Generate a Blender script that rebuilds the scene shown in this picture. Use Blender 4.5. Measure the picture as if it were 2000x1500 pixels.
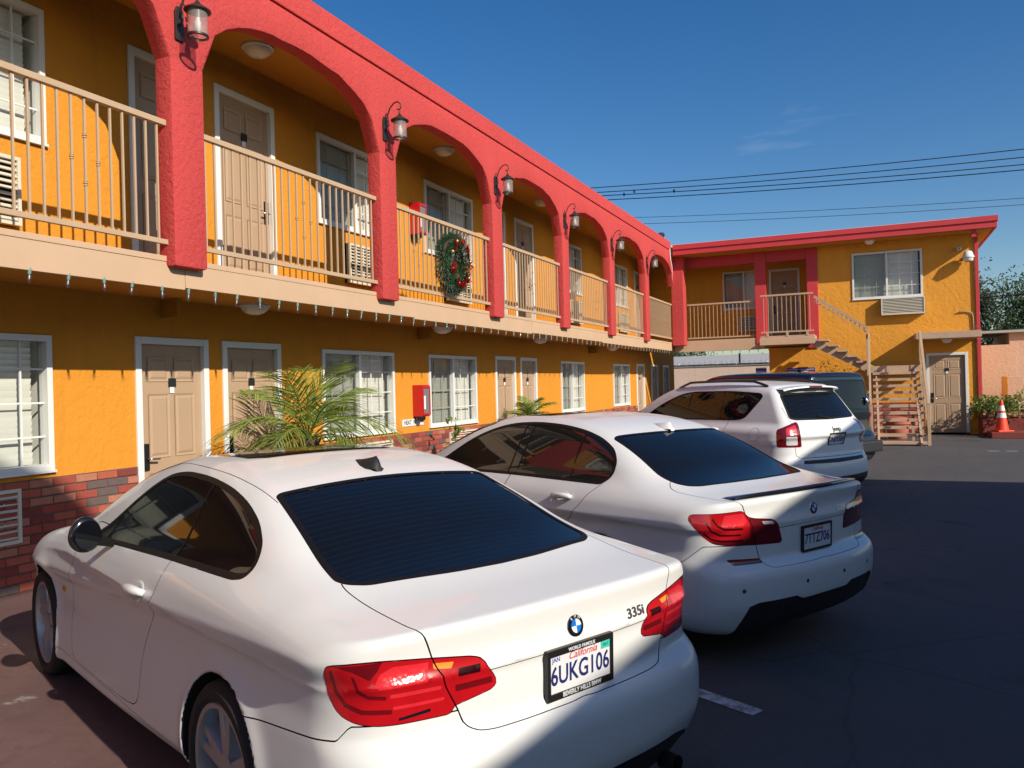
import bpy, bmesh, math, random
import numpy as np
from mathutils import Vector, Matrix
R = math.radians
scene = bpy.context.scene
for o in list(bpy.data.objects): bpy.data.objects.remove(o, do_unlink=True)
C = scene.collection
# ---------------------------------------------------------------- camera
CAM_Z = 1.70
def camera_axes(yaw, pitch, roll):
    f = Vector((-math.sin(yaw)*math.cos(pitch), math.cos(yaw)*math.cos(pitch), math.sin(pitch)))
    r = Vector((math.cos(yaw), math.sin(yaw), 0)); u = r.cross(f)
    return math.cos(roll)*r + math.sin(roll)*u, -math.sin(roll)*r + math.cos(roll)*u, f
cr, cu, cf = camera_axes(R(23.677), R(.15), R(-1.508))
cam_data = bpy.data.cameras.new('camera'); cam = bpy.data.objects.new('camera', cam_data); C.objects.link(cam)
cam_data.sensor_width = 36; cam_data.lens = 1600/2000*36; cam_data.clip_start = .05; cam_data.clip_end = 2000
cam.matrix_world = Matrix(((cr.x, cu.x, -cf.x, 0), (cr.y, cu.y, -cf.y, 0), (cr.z, cu.z, -cf.z, CAM_Z), (0, 0, 0, 1)))
scene.camera = cam
# ---------------------------------------------------------------- sky, sun, exposure
SUN = Vector((-1, .46, -.64)).normalized()            # direction in which the sunlight travels
SUN_EL = math.asin(-SUN.z); SUN_AZ = math.atan2(-SUN.x, -SUN.y)
world = bpy.data.worlds.new('World'); scene.world = world; world.use_nodes = True
wn = world.node_tree; wn.nodes.clear()
out = wn.nodes.new('ShaderNodeOutputWorld'); bg = wn.nodes.new('ShaderNodeBackground'); sky = wn.nodes.new('ShaderNodeTexSky')
sky.sky_type = 'NISHITA'; sky.sun_disc = False; sky.sun_elevation = SUN_EL; sky.sun_rotation = SUN_AZ
sky.altitude = 60; sky.air_density = 1.0; sky.dust_density = .7; sky.ozone_density = 2.2
bg.inputs['Strength'].default_value = .112
tc = wn.nodes.new('ShaderNodeTexCoord'); mp = wn.nodes.new('ShaderNodeMapping'); mp.inputs['Rotation'].default_value = (.3, .5, .6); mp.inputs['Scale'].default_value = (1.2, 3.2, 7.)
nz = wn.nodes.new('ShaderNodeTexNoise'); nz.inputs['Scale'].default_value = 1.6; nz.inputs['Detail'].default_value = 7; nz.inputs['Roughness'].default_value = .6
rp = wn.nodes.new('ShaderNodeValToRGB'); rp.color_ramp.elements[0].position = .64; rp.color_ramp.elements[1].position = .90; rp.color_ramp.elements[1].color = (.40, .40, .40, 1)
mx = wn.nodes.new('ShaderNodeMixRGB'); mx.inputs['Color2'].default_value = (6.5, 7.0, 7.8, 1)
L = wn.links.new
L(tc.outputs['Generated'], mp.inputs['Vector']); L(mp.outputs['Vector'], nz.inputs['Vector']); L(nz.outputs['Fac'], rp.inputs['Fac'])
hs = wn.nodes.new('ShaderNodeHueSaturation'); hs.inputs['Saturation'].default_value = 1.38; hs.inputs['Hue'].default_value = .506
L(sky.outputs['Color'], hs.inputs['Color']); L(rp.outputs['Color'], mx.inputs['Fac']); L(hs.outputs['Color'], mx.inputs['Color1']); L(mx.outputs['Color'], bg.inputs['Color']); L(bg.outputs['Background'], out.inputs['Surface'])
sun_data = bpy.data.lights.new('sun', 'SUN'); sun_data.energy = 5.0; sun_data.angle = R(.53); sun_data.color = (1, .93, .82)
sun = bpy.data.objects.new('sun', sun_data); C.objects.link(sun); sun.rotation_euler = SUN.to_track_quat('-Z', 'Y').to_euler(); sun.location = (30, -14, 18)
vs = scene.view_settings; vs.view_transform = 'Standard'; vs.look = 'None'; vs.exposure = 0; vs.gamma = 1; vs.use_curve_mapping = False
scene.cycles.max_bounces = 6; scene.cycles.diffuse_bounces = 1; scene.cycles.glossy_bounces = 4; scene.cycles.transparent_max_bounces = 12; scene.cycles.transmission_bounces = 4
scene.cycles.use_denoising = True
# ---------------------------------------------------------------- helpers
class MB:
    """collects shapes and links them as ONE mesh object"""
    def __init__(s, xf=None): s.v, s.f, s.xf = [], [], xf
    def add(s, vs, fs):
        b = len(s.v); s.v += [tuple(s.xf(*p)) if s.xf else tuple(p) for p in vs]; s.f += [tuple(i + b for i in f) for f in fs]; return s
    def box(s, x0, x1, y0, y1, z0, z1):
        return s.add([(x0,y0,z0),(x1,y0,z0),(x1,y1,z0),(x0,y1,z0),(x0,y0,z1),(x1,y0,z1),(x1,y1,z1),(x0,y1,z1)],
                     [(0,3,2,1),(4,5,6,7),(0,1,5,4),(1,2,6,5),(2,3,7,6),(3,0,4,7)])
    def bar(s, a, b, w, h, up=(0,0,1)):
        """rectangular bar from a to b, w wide (sideways), h high (towards up)"""
        a, b = Vector(a), Vector(b); d = (b - a).normalized(); u = Vector(up); sd = d.cross(u)
        if sd.length < 1e-4: sd = d.cross(Vector((1,0,0)))
        sd.normalize(); u = sd.cross(d).normalized()
        vs = [p + sd*(i*w/2) + u*(j*h/2) for p in (a, b) for i, j in ((-1,-1),(1,-1),(1,1),(-1,1))]
        return s.add([tuple(v) for v in vs], [(0,1,2,3),(7,6,5,4),(0,4,5,1),(1,5,6,2),(2,6,7,3),(3,7,4,0)])
    def tube(s, pts, r, n=8, caps=True):
        pts = [Vector(p) for p in pts]; rr = r if hasattr(r, '__len__') else [r]*len(pts); vs = []; fs = []
        d0 = (pts[1] - pts[0]).normalized(); u = d0.orthogonal().normalized()
        for i, p in enumerate(pts):
            d = (pts[min(i+1, len(pts)-1)] - pts[max(i-1, 0)]).normalized()
            u = (u - d*u.dot(d)).normalized(); w = d.cross(u)
            vs += [tuple(p + (u*math.cos(k*2*math.pi/n) + w*math.sin(k*2*math.pi/n))*rr[i]) for k in range(n)]
        for i in range(len(pts)-1):
            fs += [(i*n+k, i*n+(k+1)%n, (i+1)*n+(k+1)%n, (i+1)*n+k) for k in range(n)]
        if caps: fs += [tuple(range(n))[::-1], tuple((len(pts)-1)*n + k for k in range(n))]
        return s.add(vs, fs)
    def lathe(s, prof, n=20, c=(0,0,0), axis='z', sc=(1,1), caps=False):
        """prof: (radius, height) pairs turned about an axis through c"""
        vs, fs = [], []; m = len(prof)
        for r, h in prof:
            for k in range(n):
                a = 2*math.pi*k/n; p, q = r*math.cos(a)*sc[0], r*math.sin(a)*sc[1]
                vs.append({'z': (c[0]+p, c[1]+q, c[2]+h), 'y': (c[0]+p, c[1]+h, c[2]+q), 'x': (c[0]+h, c[1]+p, c[2]+q)}[axis])
        for i in range(m-1): fs += [(i*n+k, i*n+(k+1)%n, (i+1)*n+(k+1)%n, (i+1)*n+k) for k in range(n)]
        if caps and prof[0][0] > 1e-5: fs.append(tuple(range(n)))
        if caps and prof[-1][0] > 1e-5: fs.append(tuple((m-1)*n + k for k in range(n)))
        return s.add(vs, fs)
    def prism(s, poly, h0, h1, axis='y'):
        """poly in the plane square to the axis, pushed from h0 to h1"""
        def P(a, b, h): return {'y': (a, h, b), 'x': (h, a, b), 'z': (a, b, h)}[axis]
        n = len(poly)
        return s.add([P(a, b, h0) for a, b in poly] + [P(a, b, h1) for a, b in poly],
                     [tuple(range(n))[::-1], tuple(range(n, 2*n))] + [(k, (k+1)%n, (k+1)%n+n, k+n) for k in range(n)])
    def build(s, name, mat=None, parent=None, smooth=False, bevel=0, merge=0, flat_angle=None):
        me = bpy.data.meshes.new(name); me.from_pydata(s.v, [], s.f)
        bm = bmesh.new(); bm.from_mesh(me)
        bmesh.ops.remove_doubles(bm, verts=bm.verts, dist=merge or 1e-6)
        bmesh.ops.recalc_face_normals(bm, faces=bm.faces)
        if bevel:
            bm.edges.ensure_lookup_table()
            ed = [e for e in bm.edges if len(e.link_faces) == 2 and e.calc_face_angle(0) > R(30)]
            bmesh.ops.bevel(bm, geom=ed, offset=bevel, segments=2, profile=.6, affect='EDGES', clamp_overlap=True)
        bm.to_mesh(me); bm.free()
        if smooth:
            me.polygons.foreach_set('use_smooth', [True]*len(me.polygons))
            if flat_angle is not None: me.set_sharp_from_angle(angle=R(flat_angle))
        return link(name, me, mat, parent)
def link(name, me, mat=None, parent=None):
    o = bpy.data.objects.new(name, me); C.objects.link(o)
    if mat is not None:
        me.materials.clear(); me.materials.append(M[mat] if isinstance(mat, str) else mat)
    if parent is not None: o.parent = parent
    return o
def tag(o, label, cat, group=None):
    o['label'] = label; o['category'] = cat
    if group: o['group'] = group
    return o
def thing(name, label, cat, loc=(0,0,0), rz=0, group=None):
    o = bpy.data.objects.new(name, None); C.objects.link(o); o.location = loc; o.rotation_euler = (0, 0, rz); o.empty_display_size = .1
    return tag(o, label, cat, group)
def struct(o): o['kind'] = 'structure'; return o
def stuff(o): o['kind'] = 'stuff'; return o
def copy_tree(o, parent=None):
    c = o.copy(); C.objects.link(c); c.parent = parent
    for ch in o.children: copy_tree(ch, c)
    return c
def inst(src, parent, loc=None, rot=None, scale=None):
    c = bpy.data.objects.new(src.name.split('.')[0], src.data); C.objects.link(c); c.parent = parent
    if loc is not None: c.location = loc
    if rot is not None: c.rotation_euler = rot
    if scale is not None: c.scale = scale
    return c
_font = {}
def text_mesh(name, txt, mat, size, parent, matrix, extrude=.0006, align='CENTER', width=1.0, shear=0, bold=0, spacing=1.0):
    """flat lettering as a mesh; matrix places the text's own XY plane"""
    cu_ = bpy.data.curves.new(name, 'FONT'); cu_.body = txt; cu_.size = size; cu_.extrude = extrude; cu_.align_x = align; cu_.align_y = 'CENTER'; cu_.shear = shear; cu_.offset = bold; cu_.resolution_u = 3; cu_.space_character = spacing
    to = bpy.data.objects.new(name + '_tmp', cu_); C.objects.link(to)
    dg = bpy.context.evaluated_depsgraph_get(); me = bpy.data.meshes.new_from_object(to.evaluated_get(dg)); me.name = name
    bpy.data.objects.remove(to, do_unlink=True); bpy.data.curves.remove(cu_)
    me.transform(Matrix.Diagonal((width, 1, 1, 1))); me.transform(matrix)
    return link(name, me, mat, parent)
# ---------------------------------------------------------------- materials (all procedural)
M = {}
class Nodes:
    def __init__(s, name):
        m = bpy.data.materials.new(name); m.use_nodes = True; s.m = m; s.t = m.node_tree; s.b = s.t.nodes['Principled BSDF']; M[name] = m
    def n(s, typ, **kw):
        nd = s.t.nodes.new(typ)
        for k, v in kw.items():
            if k in nd.inputs: nd.inputs[k].default_value = v
            else: setattr(nd, k, v)
        return nd
    def l(s, a, b): s.t.links.new(a, b)
    def coord(s, kind='Object'): return s.n('ShaderNodeTexCoord').outputs[kind]
    def noise(s, scale, detail=4, rough=.55, vec=None, dist=0):
        nd = s.n('ShaderNodeTexNoise', Scale=scale, Detail=detail, Roughness=rough, Distortion=dist)
        if vec is not None: s.l(vec, nd.inputs['Vector'])
        return nd.outputs['Fac']
    def ramp(s, fac, stops):
        r = s.n('ShaderNodeValToRGB'); e = r.color_ramp.elements
        while len(e) < len(stops): e.new(.5)
        for i, (p, c) in enumerate(stops): e[i].position = p; e[i].color = (*c, 1) if len(c) == 3 else c
        s.l(fac, r.inputs['Fac']); return r.outputs['Color']
    def mix(s, fac, a, b, typ='MIX'):
        m = s.n('ShaderNodeMixRGB', blend_type=typ)
        for i, v in (('Fac', fac), ('Color1', a), ('Color2', b)):
            if isinstance(v, (int, float)): m.inputs[i].default_value = v
            elif isinstance(v, tuple): m.inputs[i].default_value = (*v, 1) if len(v) == 3 else v
            else: s.l(v, m.inputs[i])
        return m.outputs['Color']
    def math(s, op, a, b=None):
        m = s.n('ShaderNodeMath', operation=op)
        for i, v in enumerate((a, b)):
            if v is None: continue
            if isinstance(v, (int, float)): m.inputs[i].default_value = v
            else: s.l(v, m.inputs[i])
        return m.outputs[0]
    def bump(s, h, strength=.3, dist=.01):
        b = s.n('ShaderNodeBump', Strength=strength, Distance=dist); s.l(h, b.inputs['Height']); s.l(b.outputs['Normal'], s.b.inputs['Normal'])
    def set(s, **kw):
        names = dict(col='Base Color', rough='Roughness', metal='Metallic', spec='Specular IOR Level', coat='Coat Weight', coatr='Coat Roughness', ior='IOR', trans='Transmission Weight', alpha='Alpha', sheen='Sheen Weight')
        for k, v in kw.items():
            i = s.b.inputs[names[k]]
            if isinstance(v, tuple): i.default_value = (*v, 1)
            elif isinstance(v, (int, float)): i.default_value = v
            else: s.l(v, i)
        return s
def simple(name, col, rough=.5, metal=0, spec=.5, coat=0, var=.0, scale=6, bump=0, bscale=60):
    s = Nodes(name); s.set(rough=rough, metal=metal, spec=spec, coat=coat)
    if var:
        n = s.noise(scale, 5, .6, s.coord())
        s.set(col=s.mix(n, tuple(c*(1-var) for c in col), tuple(min(1, c*(1+var)) for c in col)))
    else: s.set(col=col)
    if bump: s.bump(s.noise(bscale, 4, .6, s.coord()), bump, .004)
    return s
def stucco(name, col, coarse=9, strength=.55, dirt=.16):
    s = Nodes(name); v = s.coord()
    big = s.noise(.7, 5, .6, v); mid = s.noise(3.5, 5, .65, v); fine = s.noise(55, 4, .6, v)
    c = s.mix(big, tuple(x*(1-dirt) for x in col), tuple(min(1, x*(1+.5*dirt)) for x in col))
    st = s.n('ShaderNodeMapping'); st.inputs['Scale'].default_value = (5, 5, .5); s.l(v, st.inputs['Vector'])
    streak = s.noise(1.3, 4, .6, st.outputs['Vector'])
    c = s.mix(s.ramp(streak, [(.52, (0,0,0)), (.8, (.35,.35,.35))]), c, tuple(x*.72 for x in col))
    c = s.mix(s.ramp(mid, [(.55, (0,0,0)), (.75, (.25,.25,.25))]), c, tuple(min(1, x*.8 + .02) for x in col))
    s.set(col=c, rough=.88, spec=.25)
    vo = s.n('ShaderNodeTexVoronoi', Scale=coarse*1.6); s.l(v, vo.inputs['Vector'])
    lump = s.noise(coarse, 6, .62, v, .6)
    lump2 = s.ramp(lump, [(.35, (0,0,0)), (.5, (.55,.55,.55)), (.72, (1,1,1))])
    h = s.mix(.35, lump2, fine, 'ADD')
    s.bump(h, strength, .014)
    return s
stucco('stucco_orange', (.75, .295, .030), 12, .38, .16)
stucco('stucco_orange_far', (.84, .36, .045), 8, .5, .14)  # lighter than the long wing: stronger sun is put into the colour
stucco('stucco_red', (.60, .070, .064), 19, .55, .18)
stucco('stucco_peach', (.70, .44, .30), 10, .4, .15)
stucco('stucco_peach_sunlit', (.86, .64, .49), 10, .4, .10)  # peach lightened in the colour to stand in for fuller sun
stucco('stucco_grey', (.34, .33, .31), 8, .4, .2)
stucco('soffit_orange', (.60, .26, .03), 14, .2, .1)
simple('red_paint', (.58, .045, .05), .55, var=.12, scale=3)
simple('tan_paint', (.52, .36, .22), .55, var=.10, scale=4, bump=.15, bscale=30)
simple('tan_fascia', (.60, .40, .245), .6, var=.10, scale=2.2, bump=.25, bscale=14)
simple('stair_tan', (.52, .35, .23), .7, var=.2, scale=6, bump=.2, bscale=30)
simple('door_tan', (.46, .31, .19), .5, var=.06, scale=3)
simple('white_trim', (.80, .79, .75), .5, var=.05, scale=5)
simple('window_vinyl', (.78, .77, .72), .45)
simple('blind_cream', (.86, .83, .72), .7, var=.05)
simple('room_dark', (.03, .028, .025), .9)
simple('screen_grey', (.16, .17, .17), .8)
simple('hardware_dark', (.025, .024, .024), .35, metal=.4)
simple('steel', (.55, .55, .55), .25, metal=1)
simple('plate_dark', (.02, .02, .022), .4)
simple('paper_white', (.8, .79, .76), .7)
simple('mortar', (.15, .085, .07), .95, var=.2, scale=20, bump=.5)
for nm, c in (('brick_red', (.34, .065, .042)), ('brick_orange', (.42, .10, .055)), ('brick_pink', (.44, .17, .10)), ('brick_dark', (.13, .095, .085)), ('brick_maroon', (.22, .042, .032))):
    simple(nm, c, .85, var=.28, scale=26, bump=.5, bscale=70)
simple('ac_grille', (.70, .64, .50), .6, var=.06)
simple('ac_dark', (.03, .03, .03), .8)
simple('bulb_socket', (.16, .30, .25), .5)
simple('cable_dark', (.02, .03, .02), .7)
simple('lantern_metal', (.055, .045, .040), .45, metal=.5, var=.3, scale=40)
simple('opal_glass', (.80, .76, .66), .35)
simple('candle', (.8, .78, .7), .5)
simple('cabinet_red', (.55, .012, .02), .3, coat=.4)
simple('fire_black', (.01, .01, .01), .4)
simple('ribbon_red', (.70, .02, .025), .3)
simple('bauble_gold', (.65, .42, .15), .2, metal=.8)
simple('bauble_red', (.5, .01, .015), .12, metal=.5, coat=.6)
simple('sign_blue', (.03, .045, .30), .5)
simple('cone_orange', (.85, .06, .015), .5, var=.06)
simple('cone_white', (.82, .80, .76), .4, var=.05)
simple('rubber_black', (.012, .012, .013), .8)
simple('terracotta', (.52, .14, .09), .8, var=.12)
simple('cement', (.42, .40, .37), .9, var=.15, bump=.3)
simple('wire_black', (.012, .012, .014), .6)
simple('galvanised', (.42, .43, .45), .4, metal=.9)
simple('roofing', (.42, .40, .38), .9, var=.1)
simple('roof_white', (.75, .75, .75), .7)
simple('bark', (.10, .07, .045), .95, var=.35, scale=14, bump=.8, bscale=25)
simple('palm_trunk', (.12, .075, .045), .95, var=.4, scale=30, bump=.8, bscale=40)
def clear_glass(name, tint=(.9, .93, .92), base=.05, rough=.02):
    """thin glazing: tinted see-through plus a reflection that grows towards grazing view"""
    s = Nodes(name); t = s.t; t.nodes.remove(s.b)
    o = next(n for n in t.nodes if n.type == 'OUTPUT_MATERIAL')
    tr = s.n('ShaderNodeBsdfTransparent', Color=(*tint, 1)); gl = s.n('ShaderNodeBsdfGlossy', Roughness=rough, Color=(1, 1, 1, 1))
    lw = s.n('ShaderNodeLayerWeight', Blend=.5); mx_ = s.n('ShaderNodeMixShader')
    s.l(s.math('ADD', s.math('MULTIPLY', s.math('POWER', lw.outputs['Facing'], 5.0), .9), base), mx_.inputs[0]); s.l(tr.outputs[0], mx_.inputs[1]); s.l(gl.outputs[0], mx_.inputs[2]); s.l(mx_.outputs[0], o.inputs['Surface'])
clear_glass('window_glass', (.95, .97, .96), .035)
clear_glass('bulb_glass', (.92, .92, .9), .12, .03)
s = simple('lantern_glass', (.50, .42, .36), .2, coat=.8); s.set(alpha=.38)
clear_glass('screen_glass', (.66, .69, .67), .04)
def leafy(name, c1, c2, trans=.25):
    s = Nodes(name); oi = s.n('ShaderNodeObjectInfo'); g = s.n('ShaderNodeNewGeometry')
    n = s.noise(3.0, 3, .6, s.coord())
    f = s.mix(.5, n, g.outputs['Random Per Island'])
    s.set(col=s.mix(f, c1, c2), rough=.5, spec=.35)
    t = s.t; o = next(nn for nn in t.nodes if nn.type == 'OUTPUT_MATERIAL')
    tl = s.n('ShaderNodeBsdfTranslucent', Color=(*[min(1, x*1.6) for x in c2], 1)); mm = s.n('ShaderNodeMixShader'); mm.inputs[0].default_value = trans
    s.l(s.b.outputs[0], mm.inputs[1]); s.l(tl.outputs[0], mm.inputs[2]); s.l(mm.outputs[0], o.inputs['Surface'])
leafy('palm_leaf', (.10, .18, .03), (.30, .36, .07))
leafy('palm_leaf_dry', (.20, .13, .04), (.30, .21, .07))
leafy('shrub_leaf', (.05, .12, .02), (.16, .24, .05))
leafy('shrub_leaf_yellow', (.25, .22, .05), (.38, .34, .09))
leafy('tree_leaf', (.035, .065, .025), (.10, .14, .055))
leafy('tree_leaf_olive', (.055, .075, .035), (.11, .13, .06))
leafy('wreath_needle', (.012, .045, .02), (.03, .09, .035), .05)
# asphalt
s = Nodes('asphalt'); v = s.coord()
agg = s.noise(160, 3, .7, v); patch = s.noise(.55, 5, .6, v, .5); mid = s.noise(4, 6, .65, v)
c = s.mix(patch, (.066, .063, .061), (.118, .110, .104)); c = s.mix(s.ramp(mid, [(.5, (0,0,0)), (.78, (.6,.6,.6))]), c, (.045, .044, .044))
c = s.mix(s.ramp(agg, [(.55, (0,0,0)), (.75, (.5,.5,.5))]), c, (.19, .18, .17))
st = s.n('ShaderNodeMapping'); st.inputs['Scale'].default_value = (1, .25, 1); st.inputs['Rotation'].default_value = (0, 0, .2); s.l(v, st.inputs['Vector'])
c = s.mix(s.ramp(s.noise(2.2, 5, .6, st.outputs['Vector']), [(.60, (0,0,0)), (.78, (.5,.5,.5))]), c, (.085, .08, .078))
vo = s.n('ShaderNodeTexVoronoi', feature='DISTANCE_TO_EDGE', Scale=.55); wv = s.n('ShaderNodeTexNoise', Scale=2.5, Detail=5)
s.l(v, wv.inputs['Vector']); s.l(s.mix(.25, v, wv.outputs['Color'], 'ADD'), vo.inputs['Vector'])
crack = s.ramp(vo.outputs['Distance'], [(0, (1,1,1)), (.012, (0,0,0))])
c = s.mix(s.mix(.28, (0,0,0), crack), c, (.02, .02, .021))
oil = s.ramp(s.noise(1.1, 4, .55, v, .8), [(.62, (0,0,0)), (.74, (.75,.75,.75))]); c = s.mix(oil, c, (.026, .025, .026))
grit = s.ramp(s.noise(60, 2, .5, v), [(.69, (0,0,0)), (.73, (.7,.7,.7))]); c = s.mix(grit, c, (.22, .21, .20))
s.set(col=c, rough=s.ramp(mid, [(.3, (.85,.85,.85)), (.7, (.68,.68,.68))]), spec=.35)
s.bump(s.mix(.5, agg, crack, 'SUBTRACT'), .5, .006)
# maroon painted concrete with scratches and chipped patches
s = Nodes('maroon_concrete'); v = s.coord()
c = s.mix(s.noise(1.2, 6, .65, v, .4), (.13, .068, .062), (.215, .128, .113))
c = s.mix(s.ramp(s.noise(7, 6, .7, v), [(.5, (0,0,0)), (.8, (.55,.55,.55))]), c, (.09, .045, .042))
chip = s.ramp(s.noise(3.3, 8, .62, v, .3), [(.655, (0,0,0)), (.675, (1,1,1))]); chip2 = s.ramp(s.noise(28, 3, .5, v), [(.70, (0,0,0)), (.73, (.8,.8,.8))])
c = s.mix(chip, c, (.30, .26, .23)); c = s.mix(chip2, c, (.32, .25, .22))
mpn = s.n('ShaderNodeMapping'); mpn.inputs['Rotation'].default_value = (0, 0, .7); mpn.inputs['Scale'].default_value = (30, .7, 1); s.l(v, mpn.inputs['Vector'])
c = s.mix(s.ramp(s.noise(1., 3, .6, mpn.outputs['Vector']), [(.68, (0,0,0)), (.76, (.35,.35,.35))]), c, (.28, .19, .17))
s.set(col=c, rough=s.ramp(s.noise(2.5, 5, .6, v), [(.3, (.42,.42,.42)), (.75, (.75,.75,.75))]), spec=.45); s.bump(s.noise(40, 5, .6, v), .18, .006)
s = Nodes('road_white'); v = s.coord(); s.set(col=s.mix(s.ramp(s.noise(16, 6, .7, v), [(.42, (0,0,0)), (.62, (1,1,1))]), (.62, .61, .58), (.20, .195, .19)), rough=.8)
# car finishes
def paint(name, col, coat=.6, rough=.36, metal=0.):
    s = Nodes(name); v = s.coord()
    d = s.ramp(s.noise(2.2, 6, .65, v), [(.3, (0,0,0)), (.8, (1,1,1))])
    c = s.mix(s.mix(.10, (0,0,0), d), col, tuple(x*.72 for x in col))
    s.set(col=c, rough=s.ramp(d, [(0, (rough,)*3), (1, (min(1, rough+.12),)*3)]), spec=.4, coat=coat, coatr=.03, metal=metal)
    return s
paint('paint_white_coupe', (.80, .785, .735)); paint('paint_white_sedan', (.80, .79, .75)); paint('paint_white_suv', (.80, .79, .77)); paint('paint_teal', (.006, .012, .018), 1., .3, .3)
simple('car_glass', (.005, .006, .008), .03, spec=.34)
s = Nodes('car_glass_rear'); wv_ = s.n('ShaderNodeTexWave', wave_type='BANDS', bands_direction='X', Scale=9.); s.l(s.coord(), wv_.inputs['Vector'])
s.set(col=s.mix(s.ramp(wv_.outputs['Fac'], [(.93, (0,0,0)), (.99, (1,1,1))]), (.005, .006, .008), (.013, .010, .009)), rough=.03, spec=.36)
simple('car_glass_clear', (.012, .013, .012), .03, spec=.6)
simple('gloss_black', (.008, .008, .009), .12, coat=1)
simple('trim_black', (.008, .008, .008), .5, spec=.2)
simple('black_plastic', (.018, .018, .019), .6, var=.2, scale=20)
simple('grey_plastic', (.05, .05, .052), .6)
simple('well_black', (.006, .006, .006), .9)
simple('tyre', (.016, .016, .016), .75, var=.2, scale=30)
simple('rim_silver', (.42, .42, .43), .42, metal=.7, var=.08)
simple('rim_dark', (.05, .05, .05), .4, metal=.8)
simple('chrome', (.75, .75, .75), .10, metal=1)
simple('badge_blue', (.005, .17, .62), .25); simple('badge_white', (.8, .8, .8), .25)
simple('plate_white', (.74, .73, .72), .45, var=.05); simple('plate_navy', (.012, .018, .13), .5); simple('plate_red', (.65, .02, .03), .5); simple('sticker_teal', (.05, .55, .42), .5); simple('sticker_blue', (.02, .05, .45), .5)
simple('amber', (.75, .28, .03), .2)
simple('lens_clear', (.62, .60, .58), .12, coat=1)
def lens(name, col, dark):
    s = Nodes(name); v = s.coord()
    if 'bright' in name:
        vo = s.n('ShaderNodeTexVoronoi', Scale=75.); s.l(v, vo.inputs['Vector']); s.bump(vo.outputs['Distance'], .18, .004)
    s.set(col=s.mix(s.noise(9, 3, .5, v), dark, col), rough=.16, spec=.6, coat=1, coatr=.02)
lens('lens_red', (.60, .008, .012), (.36, .004, .007)); lens('lens_dark_red', (.20, .004, .008), (.10, .003, .005)); lens('lens_bright_red', (.80, .04, .05), (.60, .012, .02)); lens('lens_smoke', (.035, .003, .005), (.02, .002, .003))
# ================================================================ the setting
XW, XF = -6.90, -5.68            # ground-floor wall plane and arcade front plane of the long wing (it runs along Y)
YB = 26.40                       # wall plane of the far wing (it faces the camera)
def main(u, w, v): return (XW + w, u, v)
def far(u, w, v): return (u, YB - w, v)
rnd = random.Random(4)
struct(MB().box(-160, 160, -60, 260, -.30, 0).build('ground', 'asphalt'))
struct(MB().box(XW, -2.75, -4, 25.2, -.02, .006).build('painted_apron', 'maroon_concrete'))
# ---------------------------------------------------------------- window, door and air conditioner builders
def window(parent, xf, u0, u1, v0, v1, seed=0, near=True):
    """sliding window set in the wall: frame > sash, pane, muntin, blind as pieces of one window"""
    fr = MB(xf); t = .055
    fr.box(u0, u1, -.08, .03, v0, v0+t); fr.box(u0, u1, -.08, .03, v1-t, v1); fr.box(u0, u0+t, -.08, .029, v0+t, v1-t); fr.box(u1-t, u1, -.08, .029, v0+t, v1-t)
    w = fr.build('window', 'window_vinyl', parent)
    um = u0 + (u1-u0)*.5
    MB(xf).box(um-.028, um+.028, -.07, .012, v0+t, v1-t).build('sash', 'window_vinyl', w)
    MB(xf).box(u0-.012, u1+.012, -.02, .040, v0-.022, v0).build('sill', 'white_trim', w)
    MB(xf).add([(u0+t, -.048, v0+t), (um-.028, -.048, v0+t), (um-.028, -.048, v1-t), (u0+t, -.048, v1-t)], [(0,1,2,3)]).build('pane', 'screen_glass', w)
    MB(xf).add([(um+.028, -.038, v0+t), (u1-t, -.038, v0+t), (u1-t, -.038, v1-t), (um+.028, -.038, v1-t)], [(0,1,2,3)]).build('pane', 'window_glass', w)
    for k in (1, 2, 3):
        zz = v0 + (v1-v0)*k/4
        MB(xf).box(um+.028, u1-t, -.034, -.022, zz-.008, zz+.008).build('muntin', 'window_vinyl', w)
        MB(xf).box(u0+t, um-.028, -.075, -.064, zz-.008, zz+.008).build('muntin', 'window_vinyl', w)
    for uu in (um + (u1-um)*.36, um + (u1-um)*.70):
        MB(xf).box(uu-.008, uu+.008, -.035, -.021, v0+t, v1-t).build('muntin', 'window_vinyl', w)
    for uu in (u0 + (um-u0)*.36, u0 + (um-u0)*.70):
        MB(xf).box(uu-.008, uu+.008, -.076, -.063, v0+t, v1-t).build('muntin', 'window_vinyl', w)
    r = random.Random(seed); b = MB(xf); n = int((v1-v0-.1)/.055)
    for k in range(n):
        z = v0 + t + (k+.5)*.055*(v1-v0-2*t)/(n*.055); dz = .0285; j = r.uniform(-.003, .003)
        b.add([(u0+t+.01, -.135+j, z-dz), (u1-t-.05, -.135-j, z-dz), (u1-t-.05, -.118, z+dz), (u0+t+.01, -.118, z+dz)], [(0,1,2,3)])
    b.build('blind', 'blind_cream', w)
    MB(xf).box(u0+.01, u1-.01, -.60, -.50, v0, v1).build('room', 'room_dark', w)
    jb = MB(xf)
    for a in ((u0, u0+.02, -.5, -.08, v0, v1), (u1-.02, u1, -.5, -.08, v0, v1), (u0+.02, u1-.02, -.5, -.08, v0, v0+.02), (u0+.02, u1-.02, -.5, -.08, v1-.02, v1)): jb.box(*a)
    jb.build('reveal', 'blind_cream', w)
    return w
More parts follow.
